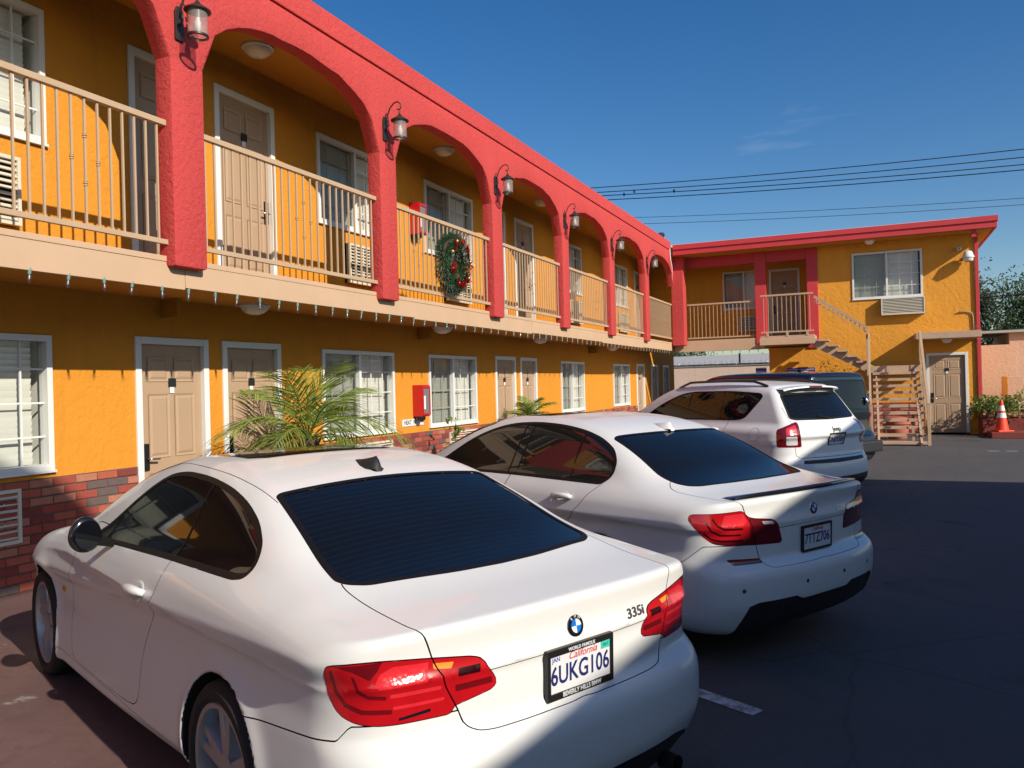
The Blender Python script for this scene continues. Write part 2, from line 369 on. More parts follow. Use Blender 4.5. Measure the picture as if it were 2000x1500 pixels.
def door(parent, xf, u0, u1, v0, v1, plate=True, hinge_right=True, seed=0):
    cw = .075; d0, d1, dt = u0+cw, u1-cw, v1-cw
    d = MB(xf).box(d0, d1, -.075, -.035, v0, dt).build('door', 'door_tan', parent)
    cs = MB(xf); cs.box(u0, d0, -.09, .022, v0, v1); cs.box(d1, u1, -.09, .022, v0, v1); cs.box(d0, d1, -.09, .021, dt, v1)
    cs.build('door_casing', 'white_trim', d, bevel=.006)
    W_, H_ = d1-d0, dt-v0
    for (a, b) in ((.13, .46), (.54, .87)):
        for (p, q) in ((.10, .38), (.45, .76), (.82, .94)):
            x0, x1, z0, z1 = d0+a*W_, d0+b*W_, v0+p*H_, v0+q*H_
            m = MB(xf); w0, w1, w2 = -.0345, -.044, -.034; e, g = .022, .05
            ring = [(x0,w0,z0),(x1,w0,z0),(x1,w0,z1),(x0,w0,z1)], [(x0+e,w1,z0+e),(x1-e,w1,z0+e),(x1-e,w1,z1-e),(x0+e,w1,z1-e)], [(x0+g,w2,z0+g),(x1-g,w2,z0+g),(x1-g,w2,z1-g),(x0+g,w2,z1-g)]
            vs = ring[0] + ring[1] + ring[2]
            m.add([(a_, b_ + .008, c_) for a_, b_, c_ in vs], [(i, (i+1)%4, (i+1)%4+4, i+4) for i in range(4)] + [(i+4, (i+1)%4+4, (i+1)%4+8, i+8) for i in range(4)] + [(8,9,10,11)])
            m.build('door_panel', 'door_tan', d)
    uh = d0+.07 if hinge_right else d1-.07; sgn = 1 if hinge_right else -1
    h = MB(xf); h.box(uh-.035, uh+.035, -.035, -.015, v0+.86, v0+1.14); h.build('lock_plate', 'hardware_dark', d, bevel=.006)
    h = MB(xf); h.tube([(uh, -.015, v0+.98), (uh, .03, v0+.98), (uh+sgn*.03, .036, v0+.98), (uh+sgn*.12, .036, v0+.975)], .011); h.build('handle', 'steel', d, smooth=True)
    if plate:
        um = (d0+d1)/2; zz = v0 + H_*.815
        MB(xf).box(um-.045, um+.055, -.026, -.018, zz-.045, zz+.045).build('number_plate', 'plate_dark', d)
        MB(xf).box(um-.03, um+.03, -.026, -.022, zz-.115, zz-.05).build('notice_tag', 'paper_white', d)
    return d
def ac_unit(name, label, xf, u0, u1, v0, v1, depth=.10, group='through-wall air conditioners', nz=9, nu=4):
    a = thing(name, label, 'air conditioner', xf((u0+u1)/2, 0, v0), 0, group)
    off = Vector(a.location)
    X = lambda u, w, v: tuple(Vector(xf(u, w, v)) - off)
    b = MB(X); t = .03
    b.box(u0, u1, -.05, depth*.35, v0, v1); b.build('case', 'ac_dark', a)
    f = MB(X); f.box(u0, u1, 0, depth, v0, v0+t); f.box(u0, u1, 0, depth, v1-t, v1); f.box(u0, u0+t, 0, depth, v0+t, v1-t); f.box(u1-t, u1, 0, depth, v0+t, v1-t)
    for k in range(1, nu): uu = u0 + (u1-u0)*k/nu; f.box(uu-.010, uu+.010, .02, depth-.012, v0+t, v1-t)
    f.build('frame', 'ac_grille', a)
    for k in range(nz):
        z = v0 + t + (v1-v0-2*t)*(k+.5)/nz; hh = (v1-v0-2*t)/nz*.27
        m = MB(X); m.add([(u0+t, depth-.004, z-hh), (u1-t, depth-.004, z-hh), (u1-t, depth-.035, z+hh), (u0+t, depth-.035, z+hh), (u0+t, depth-.012, z-hh-.006), (u1-t, depth-.012, z-hh-.006), (u1-t, depth-.043, z+hh-.006), (u0+t, depth-.043, z+hh-.006)],
              [(0,1,2,3),(7,6,5,4),(0,4,5,1),(1,5,6,2),(2,6,7,3),(3,7,4,0)]); m.build('louvre', 'ac_grille', a)
    return a
# ---------------------------------------------------------------- the long wing
motel = thing('motel_building', 'long two-storey orange motel wing with a red arched balcony arcade', 'building', (XW, 14, 0))
motel.location = (0, 0, 0)
WIN = [(3.35, 5.19), (9.24, 11.08), (12.19, 14.02), (18.68, 20.42), (23.08, 24.82)]
DOORS = [(6.13, 7.14), (7.36, 8.39), (14.90, 15.92), (16.17, 17.12), (25.70, 26.70)]
DOORS2 = [(6.13, 7.14), (7.33, 8.37), (14.55, 15.56), (16.05, 17.11), (25.70, 26.70)]
EXTRA = [(27.6, 28.55), (29.3, 30.25)]
def wall_with_holes(parent, xf, u0, u1, v0, v1, holes, mat, name='wall', depth=.30):
    us = sorted({u0, u1, *[h[0] for h in holes], *[h[1] for h in holes]}); m = MB(xf)
    for a, b in zip(us[:-1], us[1:]):
        hs = sorted([h for h in holes if h[0] <= a + 1e-6 and h[1] >= b - 1e-6], key=lambda h: h[2]); z = v0
        for h in hs:
            if h[2] > z + 1e-6: m.box(a, b, -depth, 0, z, h[2])
            z = h[3]
        if z < v1 - 1e-6: m.box(a, b, -depth, 0, z, v1)
    bm_ = m.build(name, mat, parent, merge=1e-4)
    return bm_
ZW0, ZW1, ZD1 = 1.045, 2.275, 2.315
low_holes = [(a, b, ZW0, ZW1) for a, b in WIN] + [(a, b, 0.0, ZD1) for a, b in DOORS + EXTRA]
wall_lo = wall_with_holes(motel, main, -6, 31.2, 0.0, 2.90, low_holes, 'stucco_orange')
UW0, UW1, UD0, UD1 = 4.03, 5.26, 2.96, 5.31
up_holes = [(a, b, UW0, UW1) for a, b in WIN] + [(a, b, UD0, UD1) for a, b in DOORS2]
wall_up = wall_with_holes(motel, main, -6, 31.2, 2.905, 5.95, up_holes, 'stucco_orange')
for i, (a, b) in enumerate(WIN):
    window(motel, main, a, b, ZW0, ZW1, 10+i); window(motel, main, a, b, UW0, UW1, 30+i)
for i, (a, b) in enumerate(DOORS): door(motel, main, a, b, .06, ZD1)
for a, b in EXTRA: door(motel, main, a, b, .06, ZD1, plate=False)
for i, (a, b) in enumerate(DOORS2): door(motel, main, a, b, UD0, UD1, plate=True, hinge_right=False)
# backing rooms so that no light passes through the wing
MB().box(XW-7, XW-.32, -6, 31.2, 0, 5.94).build('core', 'room_dark', motel)
# balcony slab and fascia boards
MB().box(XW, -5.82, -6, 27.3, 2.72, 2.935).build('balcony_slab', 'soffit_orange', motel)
MB().box(-5.82, -5.785, -6, 25.95, 2.905, 2.955).build('slab_edge', 'tan_fascia', motel, bevel=.004)
fb = [-6, -1.2, 2.2, 5.74, 9.9, 14.2, 18.6, 22.4, 25.95]
for i, (a, b) in enumerate(zip(fb[:-1], fb[1:])):
    dz = -.012 if i % 2 == 0 else .006
    MB().box(-5.82, -5.79 + (.004 if i % 2 else 0), a, b-.004, 2.682+dz, 2.902).build('fascia_board', 'tan_fascia', motel, bevel=.003)
# soffit beams under the balcony
for yy in (6.5, 11.9, 20.9): MB().box(XW, XW+.25, yy-.03, yy+.03, 2.52, 2.72).build('soffit_bracket', 'soffit_orange', motel)
# pillars and arches
PIL = [-1.26, 2.13, 5.52, 8.94, 12.34, 15.70, 19.02, 22.42, 25.92]; PW = .40; AT = .20
ZS, ZA, ZP0, ZTOP = 4.74, 5.475, 2.86, 5.83
for y in PIL[:-1]:
    m = MB(); x0, x1, y0, y1 = XF-AT, XF, y, y+PW
    m.add([(x0,y0,ZP0),(x1,y0,ZP0),(x1,y1,ZP0),(x0,y1,ZP0),(x0,y0,ZS),(x1,y0,ZS),(x1,y1,ZS),(x0,y1,ZS)], [(0,3,2,1),(0,1,5,4),(1,2,6,5),(2,3,7,6),(3,0,4,7)])
    m.build('pillar', 'stucco_red', motel, bevel=.035, smooth=True, flat_angle=50)
vs, fs = [], []
arc = []
for a, b in zip(PIL[:-1], PIL[1:]):
    seg = [(a, ZS), (a+PW, ZS)]; s0, s1 = a+PW, b; n = 18
    for k in range(1, n):
        t = -1 + 2*k/n; z = ZS + (ZA-ZS)*(1-abs(t)**2.5)**(1/2.2); seg.append((s0 + (s1-s0)*k/n + rnd.uniform(-.008, .008), z + rnd.uniform(-.010, .010)))
    arc += seg
arc.append((PIL[-1], ZS))
for i, (y, z) in enumerate(arc):
    vs += [(XF, y, z), (XF, y, ZTOP), (XF-AT, y, z), (XF-AT, y, ZTOP)]
for i in range(len(arc)-1):
    a, b = i*4, i*4+4
    fs += [(a, b, b+1, a+1), (b+2, a+2, a+3, b+3), (a+1, b+1, b+3, a+3)]
    if not (abs(arc[i][1]-ZS) < 1e-6 and abs(arc[i+1][1]-ZS) < 1e-6): fs.append((a, a+2, b+2, b))
MB().add(vs, fs).build('arcade_wall', 'stucco_red', motel, bevel=.030, smooth=True, flat_angle=50)
MB().box(XF-AT-.02, XF+.022, -6, 25.6, ZTOP, 6.10).build('parapet_band', 'stucco_red', motel, bevel=.015)
MB().box(XW-7, XF-AT-.02, -6, 31.2, 5.95, 6.02).build('roof', 'roofing', motel)
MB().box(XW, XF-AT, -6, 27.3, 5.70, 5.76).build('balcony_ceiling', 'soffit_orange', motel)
# ---------------------------------------------------------------- brick wainscot: near bricks one by one, far ones joined
brick_cols = ['brick_red']*6 + ['brick_orange']*4 + ['brick_pink']*3 + ['brick_dark']*2 + ['brick_maroon']*4
BL, BH, JO = .222, .066, .011
protos = {}
for c in set(brick_cols):
    for half in (0, 1):
        Lb = BL if not half else BL*.5-JO/2
        mm = MB().box(0, .028, 0, Lb, 0, BH); me_o = mm.build('brick', c, None, bevel=.004); protos[c, half] = me_o.data; bpy.data.objects.remove(me_o, do_unlink=True)
MBs = {}
spans = [(-1.0, 6.12), (8.40, 14.89), (17.13, 25.69)]
mort = MB()
for a, b in spans: mort.box(XW, XW+.020, a, b, 0, .978)
mortar = mort.build('brick_wainscot', 'mortar', motel)
nb = 0; far_parts = {}
for a, b in spans:
    for r in range(12):
        z = .012 + r*(BH+JO+.004)
        y = a - (BL+JO)*.5*(r % 2)
        while y < b - .02:
            y0, y1 = max(y, a), min(y + BL, b)
            if y1 - y0 > .04:
                col = rnd.choice(brick_cols); jx = rnd.uniform(-.003, .004); full = abs((y1-y0) - BL) < 1e-4
                vis = (3.7 < y0 < 6.2 and r > 0) or (8.4 <= y0 < 15 and r >= 8)
                if vis and full and nb < 290:
                    o = bpy.data.objects.new('brick', protos[col, 0]); C.objects.link(o); o.parent = mortar; o.location = (XW + jx, y0, z); nb += 1
                else:
                    far_parts.setdefault(col, MB()).box(XW+jx, XW+.028+jx, y0, y1, z, z+BH)
            y += BL + JO
for c, mb in far_parts.items(): stuff(mb.build('brick_field', c, mortar))
# ---------------------------------------------------------------- railings
def baluster_mesh(h, collars=()):
    m = MB(); t = .0085; m.box(-t, t, -t, t, 0, h)
    for z in collars: m.lathe([(.010, z-.022), (.017, z-.018), (.012, z-.008), (.021, z), (.012, z+.008), (.017, z+.018), (.010, z+.022)], 10)
    o = m.build('baluster', 'tan_paint'); me = o.data; bpy.data.objects.remove(o, do_unlink=True); return me
ZR0, ZR1, ZRB = 3.055, 4.125, 3.10
bal_plain = baluster_mesh(ZR1-ZRB); bal_one = baluster_mesh(ZR1-ZRB, [.52]); bal_two = baluster_mesh(ZR1-ZRB, [.33, .72])
rail_mats = []
def railing(label, p0, p1, n, groups=(.27, .73), group='balcony railings'):
    p0, p1 = Vector(p0), Vector(p1); d = p1 - p0; Lr = d.length
    t = thing('balcony_railing', label, 'railing', p0, math.atan2(d.y, d.x), group)
    MB().box(-.01, Lr+.01, -.028, .028, ZR1, ZR1+.052).build('top_rail', 'tan_paint', t, bevel=.005)
    MB().box(-.01, Lr+.01, -.020, .020, ZR0, ZRB).build('bottom_rail', 'tan_paint', t, bevel=.004)
    for k in range(n):
        x = Lr*(k+.7)/(n+.4); me = bal_plain
        for g in groups:
            j = k - round(g*n)
            if j in (-1, 1): me = bal_one
            elif j == 0: me = bal_two
        o = bpy.data.objects.new('baluster', me); C.objects.link(o); o.parent = t; o.location = (x, 0, ZRB)
    return t
XR = XF - AT*.5
RAIL_LABELS = [None, 'tan metal railing in the arch bay before the first lantern pillar', 'tan metal railing in front of an upstairs door between the first two lantern pillars',
    'tan metal railing with the christmas wreath hung on it', 'tan metal railing in the arch bay just past the wreath', 'tan metal railing in the second arch bay past the wreath',
    'tan metal railing in the third arch bay past the wreath', 'tan metal railing in the last arch bay beside the corner post']
for i, (a, b) in enumerate(zip(PIL[:-1], PIL[1:])):
    if i == 0: continue
    railing(RAIL_LABELS[i], (XR, a+PW, 0), (XR, b, 0), 24, (.20, .72) if i % 2 else (.5, .5))
# ---------------------------------------------------------------- the far wing
annex = thing('annex_building', 'orange stucco end wing with red eave, big upstairs window and corner downpipe', 'building')
XE0, XE1 = -2.87, 2.74
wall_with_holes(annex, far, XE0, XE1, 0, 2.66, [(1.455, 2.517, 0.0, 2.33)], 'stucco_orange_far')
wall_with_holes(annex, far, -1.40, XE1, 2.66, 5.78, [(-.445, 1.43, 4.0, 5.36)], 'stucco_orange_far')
window(annex, far, -.445, 1.43, 4.0, 5.36, 77)
door(annex, far, 1.455, 2.517, .05, 2.33, hinge_right=True)
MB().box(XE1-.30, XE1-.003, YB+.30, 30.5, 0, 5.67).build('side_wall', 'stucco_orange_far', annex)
MB().box(-1.4, XE1-.3, YB+.75, YB+.95, 0, 5.78).build('inner_wall', 'room_dark', annex)
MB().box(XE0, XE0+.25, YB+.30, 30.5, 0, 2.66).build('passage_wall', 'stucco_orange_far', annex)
back = lambda u, w, v: (u, 27.90 - w, v)
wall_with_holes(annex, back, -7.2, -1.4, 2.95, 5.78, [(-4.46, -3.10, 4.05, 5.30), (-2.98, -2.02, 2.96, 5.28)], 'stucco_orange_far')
window(annex, back, -4.46, -3.10, 4.05, 5.30, 78); door(annex, back, -2.98, -2.02, 2.96, 5.28)
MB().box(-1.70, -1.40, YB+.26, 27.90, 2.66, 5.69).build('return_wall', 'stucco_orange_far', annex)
MB().box(-5.82, -1.705, 26.42, 27.90, 2.70, 2.94).build('walkway_slab', 'soffit_orange', annex)
MB().box(-5.79, -2.97, 26.375, 26.415, 2.645, 3.0).build('fascia_board', 'tan_fascia', annex, bevel=.004)
MB().box(-5.76, -5.36, 25.92, 26.32, 2.84, 5.83).build('pillar', 'stucco_red', annex, bevel=.03)
MB().box(-3.24, -2.91, 26.35, 26.65, 2.80, 5.655).build('pillar', 'red_paint', annex, bevel=.015)
MB().box(-1.72, -1.40, 26.35, YB+.25, 2.62, 5.655).build('pillar', 'red_paint', annex, bevel=.015)
MB().box(-5.40, -3.24, 26.39, 26.62, 5.33, 5.655).build('lintel', 'red_paint', annex)
MB().box(-2.91, -1.72, 26.39, 26.62, 5.33, 5.655).build('lintel', 'red_paint', annex)
# eave
roof = MB().box(-6.3, 3.17, 25.66, 30.6, 5.70, 5.93).build('roof', 'roofing', annex)
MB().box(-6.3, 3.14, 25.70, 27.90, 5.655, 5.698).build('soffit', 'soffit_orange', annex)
MB().box(-5.60, 3.225, 25.60, 25.655, 5.665, 5.83).build('eave_board', 'red_paint', annex, bevel=.004)
MB().box(-5.60, 3.25, 25.565, 25.65, 5.833, 5.985).build('eave_cap', 'red_paint', annex, bevel=.006)
MB().box(3.175, 3.225, 25.66, 30.6, 5.665, 5.83).build('eave_board', 'red_paint', annex); MB().box(3.175, 3.25, 25.655, 30.6, 5.833, 5.985).build('eave_cap', 'red_paint', annex)
MB().box(-6.0, 2.6, 25.8, 30.4, 5.93, 6.03).build('roof_membrane', 'roof_white', annex)
MB().box(2.62, 2.74, 25.70, 25.84, 5.47, 5.655).build('outrigger', 'red_paint', annex)
MB().box(2.745, 2.84, YB-.06, YB+.03, .02, 5.63).build('downpipe', 'red_paint', annex, bevel=.01)
# hood over the ground-floor door
MB().box(1.16, 2.745, 25.20, YB, 2.70, 2.88).build('door_hood', 'stair_tan', annex, bevel=.006)
MB().box(-2.87, 1.40, YB-.022, YB-.001, .0, .93).build('brick_wainscot', 'brick_red', annex)
far_b = {}
for r in range(12):
    x = -2.86 - .116*(r % 2)
    while x < 1.38:
        a, b = max(x, -2.86), min(x + BL, 1.40)
        if b - a > .05: far_b.setdefault(rnd.choice(brick_cols), MB()).box(a, b, YB-.034, YB-.020, .012 + r*.077, .012 + r*.077 + BH)
        x += BL + JO
for c, mb in far_b.items(): stuff(mb.build('brick_field', c, annex))
# conduit on the wall
MB().tube([(2.29, YB-.03, 3.46), (2.55, YB-.03, 3.47), (2.64, YB-.03, 3.43), (2.67, YB-.03, 3.33), (2.68, YB-.03, 2.90)], .016, 8).build('conduit', 'stair_tan', annex, smooth=True)
railing('tan metal railing of the end walkway between the corner post and the red post', (-5.36, 26.46, 0), (-3.24, 26.46, 0), 17, (.2, .6))
railing('tan metal railing along the front of the stair landing', (-2.93, 25.05, 0), (-1.48, 25.05, 0), 11, (.4, .4))
ac_unit('air_conditioner', 'wide cream air conditioner grille sticking out below the big window of the end wing', far, .32, 1.46, 3.48, 3.97, .20, nz=10, nu=1)
ac_unit('air_conditioner', 'air conditioner grille on the recessed walkway wall behind the end railing', back, -3.95, -3.05, 3.30, 3.80, .12, nz=8, nu=3)
# ---------------------------------------------------------------- the stair
st = thing('staircase', 'tan timber stair with open treads climbing to the end walkway', 'staircase', (0.7, 22.1, 0)); so = Vector(st.location)
S = lambda x, y, z: (x - so.x, y - so.y, z)
MB(S).box(-2.95, -1.47, 25.0, 26.34, 2.84, 2.965).build('landing', 'stair_tan', st)
MB(S).box(-2.97, -1.45, 24.96, 25.0, 2.70, 2.90).build('landing_board', 'tan_fascia', st, bevel=.004)
for x in (-2.75, -2.2, -1.65): MB(S).box(x-.03, x+.03, 24.99, 25.12, 2.94, 3.06).build('bracket', 'tan_paint', st)
NU = 6; x0, x1, z0, z1 = -1.47, .02, 2.965, 1.99
for k in range(1, NU):
    x = x0 + (x1-x0)*(k-.5)/NU; z = z0 + (z1-z0)*k/NU
    MB(S).box(x-.02, x+.27, 25.03, 25.98, z-.05, z).build('tread', 'stair_tan', st, bevel=.006)
for y in (25.18, 25.86):
    MB(S).bar((x0-.02, y, z0-.22), (x1+.1, y, z1-.15), .045, .24).build('stringer', 'stair_tan', st)
MB(S).box(.0, 1.24, 25.0, 26.2, 1.90, 1.985).build('platform', 'stair_tan', st)
MB(S).box(.0, 1.24, 24.96, 24.998, 1.80, 1.99).build('platform_board', 'stair_tan', st)
NL = 11; y0, y1 = 24.95, 22.05
for k in range(1, NL+1):
    y = y0 + (y1-y0)*k/NL; z = 1.985 - 1.985*k/(NL+.6)
    MB(S).box(.04, 1.20, y-.02, y+.27, z-.07, z).build('tread', 'stair_tan', st, bevel=.006)
for x in (.14, 1.08):
    MB(S).bar((x, y0+.1, 1.80), (x, y1-.05, -.02), .05, .22).build('stringer', 'stair_tan', st)
for (x, y, za, zb) in ((-.07, 25.02, 0, 3.03), (1.25, 25.0, 0, 2.90), (1.25, 22.12, 0, 1.02), (-.02, 22.12, 0, 1.0), (1.25, 23.6, .9, 1.9)):
    MB(S).box(x-.035, x+.035, y-.035, y+.035, za, zb).build('post', 'tan_paint', st, bevel=.004)
MB(S).bar((-1.45, 25.05, 4.05), (-.05, 25.02, 3.06), .06, .07).build('handrail', 'stair_tan', st)
MB(S).bar((1.25, 25.0, 2.88), (1.25, 22.1, .98), .06, .09).build('handrail', 'tan_paint', st); MB(S).bar((-.03, 25.0, 2.88), (-.03, 22.1, .98), .05, .07).build('handrail', 'tan_paint', st)
MB(S).bar((1.25, 25.0, 2.10), (1.25, 22.1, .18), .04, .05).build('lower_rail', 'tan_paint', st); MB(S).bar((-1.45, 25.05, 3.91), (-.05, 25.02, 2.92), .035, .03).build('lower_rail', 'tan_paint', st)
for k in range(12):
    t = (k+.6)/12.5; MB(S).bar((-1.45+1.4*t, 25.04, 3.93-.99*t), (-1.45+1.4*t, 25.04, 4.04-.99*t), .05, .03, (1,0,0)).build('baluster', 'tan_paint', st)
for k in range(10):
    t = (k+.6)/10.5; MB(S).bar((1.25, 25-2.9*t, 2.10-1.92*t), (1.25, 25-2.9*t, 2.86-1.9*t), .014, .014, (1,0,0)).build('baluster', 'tan_paint', st)
for x in (.28, .95): MB(S).box(x-.03, x+.03, 23.2, 23.26, 0, .78).build('prop', 'stair_tan', st)
# ---------------------------------------------------------------- wall lanterns on the pillars
def lantern_mesh_parts(t):
    X = XF + .22
    MB().prism([(-.045, -.14), (.045, -.14), (.045, .12), (.02, .17), (-.02, .17), (-.045, .12)], .0, .022, 'x').build('back_plate', 'lantern_metal', t, bevel=.004)
    arm = [(.02, 0, .06), (.05, 0, .17), (.09, 0, .265), (.15, 0, .325), (.21, 0, .335), (.25, 0, .30), (.255, 0, .25), (.225, 0, .225), (.20, 0, .24)]
    MB().tube(arm, .009, 8).build('scroll_arm', 'lantern_metal', t, smooth=True)
    MB().tube([(.015, 0, -.02), (.06, 0, .05), (.055, 0, .12)], .007, 6).build('brace', 'lantern_metal', t, smooth=True)
    c = (.235, 0, 0)
    MB().lathe([(.001, .21), (.010, .205), (.008, .18), (.022, .165), (.026, .15), (.05, .135), (.082, .112), (.112, .092), (.115, .082), (.095, .078), (.09, .075)], 24, c).build('cap', 'lantern_metal', t, smooth=True, flat_angle=45)
    MB().lathe([(.084, .078), (.084, -.13)], 24, c).build('glass_shade', 'lantern_glass', t, smooth=True)
    b = MB(); b.lathe([(.080, -.128), (.090, -.132), (.090, -.148), (.070, -.152), (.070, -.140), (.080, -.128)], 24, c); b.build('base_ring', 'lantern_metal', t, smooth=True, flat_angle=40)
    MB().lathe([(.018, .07), (.020, .0), (.030, -.02), (.032, -.08), (.012, -.10)], 12, c).build('bulb', 'candle', t, smooth=True)
lan_lab = ['on the pillar beside the upstairs bay with no door number left of the first full arch', 'on the pillar just before the wreath bay', 'on the pillar just past the wreath bay', 'on the second pillar past the wreath', 'on the third pillar past the wreath', 'on the last arcade pillar before the corner']
lan_lab[0] = 'on the first full pillar, between the upstairs doors'
lant = None
for i, y in enumerate(PIL[2:8]):
    lab = 'bronze scroll wall lantern with clear glass ' + lan_lab[i]
    if lant is None:
        lant = thing('wall_lantern', lab, 'lantern', (XF, y+.10, 5.05), 0, 'lanterns on the arcade pillars'); lantern_mesh_parts(lant); lant.scale = (1.0, 1.08, 1.0)
    else:
        c_ = copy_tree(lant); c_.location = (XF, y+.12, 5.05); c_['label'] = lab
# ---------------------------------------------------------------- domed ceiling lights
def dome(label, loc, r=.17, g='domed ceiling lights'):
    t = thing('ceiling_light', label, 'ceiling light', loc, 0, g)
    MB().lathe([(r*1.05, 0), (r*1.05, -.025), (r*.93, -.03)], 28).build('trim_ring', 'white_trim', t, smooth=True, flat_angle=40)
    MB().lathe([(r*.95, -.028), (r*.86, -.065), (r*.6, -.10), (r*.28, -.118), (.012, -.122)], 28).build('glass_bowl', 'opal_glass', t, smooth=True)
for lab, p in (('frosted dome light on the balcony ceiling above the upstairs door', (-6.40, 7.53, 5.70)), ('frosted dome light on the balcony ceiling above the wreath bay', (-6.45, 12.13, 5.70)), ('frosted dome light on the balcony ceiling of the bay past the wreath', (-6.45, 16.56, 5.70)), ('frosted dome light on the balcony ceiling of a far arch bay', (-6.45, 21.7, 5.70)),
               ('frosted dome light under the balcony above the ground-floor doors', (-6.49, 7.47, 2.72)), ('frosted dome light under the balcony above the fire extinguisher cabinet', (-6.49, 11.99, 2.72)), ('frosted dome light under the balcony above the second pair of doors', (-6.49, 16.38, 2.72)), ('frosted dome light under the balcony near the far windows', (-6.49, 21.74, 2.72)),
               ('small dome light under the red eave of the end wing', (.05, 26.0, 5.655)), ('small dome light under the hood over the end wing door', (1.95, 25.7, 2.70))): dome(lab, p, .17 if p[0] < -3 else .14)
# ---------------------------------------------------------------- string of clear bulbs under the fascia
sl = thing('string_lights', 'string of clear pointed bulbs in green sockets along the tan fascia', 'string lights', (-5.80, 4, 2.69))
sock = MB().lathe([(.012, 0), (.014, -.015), (.012, -.05), (.010, -.052)], 10).build('socket', 'bulb_socket').data
bulb = MB().lathe([(.009, -.048), (.017, -.066), (.019, -.085), (.013, -.108), (.003, -.122), (.0005, -.126)], 12).build('bulb', 'bulb_glass', smooth=True).data
fil = MB().lathe([(.004, -.05), (.005, -.075), (.003, -.09)], 6).build('filament', 'candle').data
for o in [o for o in C.objects if o.data in (sock, bulb, fil)]: bpy.data.objects.remove(o, do_unlink=True)
k = 0; y = 3.90
while y < 25.9:
    b = bpy.data.objects.new('bulb', bulb); C.objects.link(b); b.parent = sl; b.location = (0, y-4+rnd.uniform(-.02, .02), rnd.uniform(-.006, .004)); b.rotation_euler = (rnd.uniform(-.12, .12), rnd.uniform(-.08, .1), 0)
    for nm, me in (('socket', sock), ('filament', fil)):
        o = bpy.data.objects.new(nm, me); C.objects.link(o); o.parent = b
    y += .315
MB().tube([(0, -.2, .004), (0, 10, .002), (0, 21.9, .004)], .005, 5).build('cord', 'cable_dark', sl)
sl2 = thing('string_lights', 'string of clear bulbs under the end walkway fascia', 'string lights', (-5.5, 26.38, 2.645))
MB().tube([(0, 0, 0), (2.4, 0, 0)], .005, 5).build('cord', 'cable_dark', sl2)
for i in range(9):
    b = bpy.data.objects.new('bulb', bulb); C.objects.link(b); b.parent = sl2; b.location = (.15+i*.27, 0, 0)
    o = bpy.data.objects.new('socket', sock); C.objects.link(o); o.parent = b
# ---------------------------------------------------------------- air conditioners of the long wing
ac_unit('air_conditioner', 'cream air conditioner grille in the brick below the ground-floor window by the coupe', main, 3.95, 4.85, .44, .915, .045, nz=7, nu=1)
ac_unit('air_conditioner', 'cream air conditioner grille in the brick under the window beside the extinguisher cabinet', main, 12.85, 13.95, .45, .915, .05, nz=10, nu=1)
ac_unit('air_conditioner', 'cream air conditioner grille in the brick under the window behind the palm', main, 9.95, 10.95, .45, .915, .05, nz=10, nu=1)
ac_unit('air_conditioner', 'cream air conditioner upstairs beside the railing of the first full arch', main, 9.85, 10.75, 3.25, 3.82, .10, nz=11, nu=5)
ac_unit('air_conditioner', 'cream air conditioner upstairs at the left end behind the first railing', main, 4.0, 4.88, 3.22, 3.82, .10, nz=10, nu=1)
ac_unit('air_conditioner', 'cream air conditioner upstairs behind the christmas wreath', main, 12.85, 13.75, 3.25, 3.82, .10, nz=11, nu=5)
ac_unit('air_conditioner', 'cream air conditioner upstairs two bays past the wreath', main, 19.3, 20.2, 3.25, 3.82, .10, nz=11, nu=5)
ac_unit('air_conditioner', 'cream air conditioner upstairs in the bay before the last arch', main, 23.8, 24.7, 3.25, 3.82, .10, nz=11, nu=5)
# ---------------------------------------------------------------- extinguisher cabinets and signs
def cabinet(label, u, v):
    t = thing('extinguisher_cabinet', label, 'fire extinguisher', main(u, 0, v), 0, 'red extinguisher cabinets')
    MB().box(0, .18, -.125, .125, 0, .52).build('case', 'cabinet_red', t, bevel=.012)
    f = MB(); f.box(.18, .20, -.12, -.095, .02, .50); f.box(.18, .20, .095, .12, .02, .50); f.box(.18, .20, -.095, .095, .02, .055); f.box(.18, .20, -.095, .095, .465, .50); f.build('door_frame', 'cabinet_red', t)
    MB().box(.182, .187, -.095, .095, .055, .465).build('pane', 'screen_grey', t); MB().box(.188, .190, -.085, -.02, .12, .34).build('notice', 'paper_white', t)
    MB().lathe([(.085, 0), (.08, -.05), (.05, -.07)], 16, (.10, -.05, 0), caps=True).build('cylinder_base', 'fire_black', t)
cabinet('red extinguisher cabinet on the ground-floor wall between two windows', 11.78, 1.24); cabinet('red extinguisher cabinet upstairs behind the wreath railing', 11.82, 4.24)
sg = tag(MB().box(XW+.002, XW+.012, 11.30, 11.98, 1.095, 1.205).build('wall_sign', 'paper_white'), 'narrow white sign with dark lettering below the extinguisher cabinet', 'sign')
WT = lambda y, z, w=.0: Matrix(((0, 0, 1, XW+.0125+w), (1, 0, 0, y), (0, 1, 0, z), (0, 0, 0, 1)))
text_mesh('lettering', 'HEAT', 'plate_dark', .10, sg, WT(11.47, 1.15), width=.9, bold=.002); text_mesh('lettering', 'N', 'plate_dark', .10, sg, WT(11.68, 1.15), width=.9, bold=.002)
sb = tag(MB().box(-3.30, -2.98, 26.55, 26.57, 1.86, 2.07).build('notice_board', 'sign_blue'), 'blue notice with white bands hanging in the passage beside the wall corner', 'sign')
FT = lambda x, y, z: Matrix(((1, 0, 0, x), (0, 0, -1, y), (0, 1, 0, z), (0, 0, 0, 1)))
for zz in (2.05, 1.955, 1.88): MB().box(-3.28, -3.0, 26.546, 26.549, zz-.008, zz+.008).build('band', 'paper_white', sb)
MB().box(-3.26, -3.24, 26.57, 26.60, 0, 2.0).build('post', 'galvanised', sb)
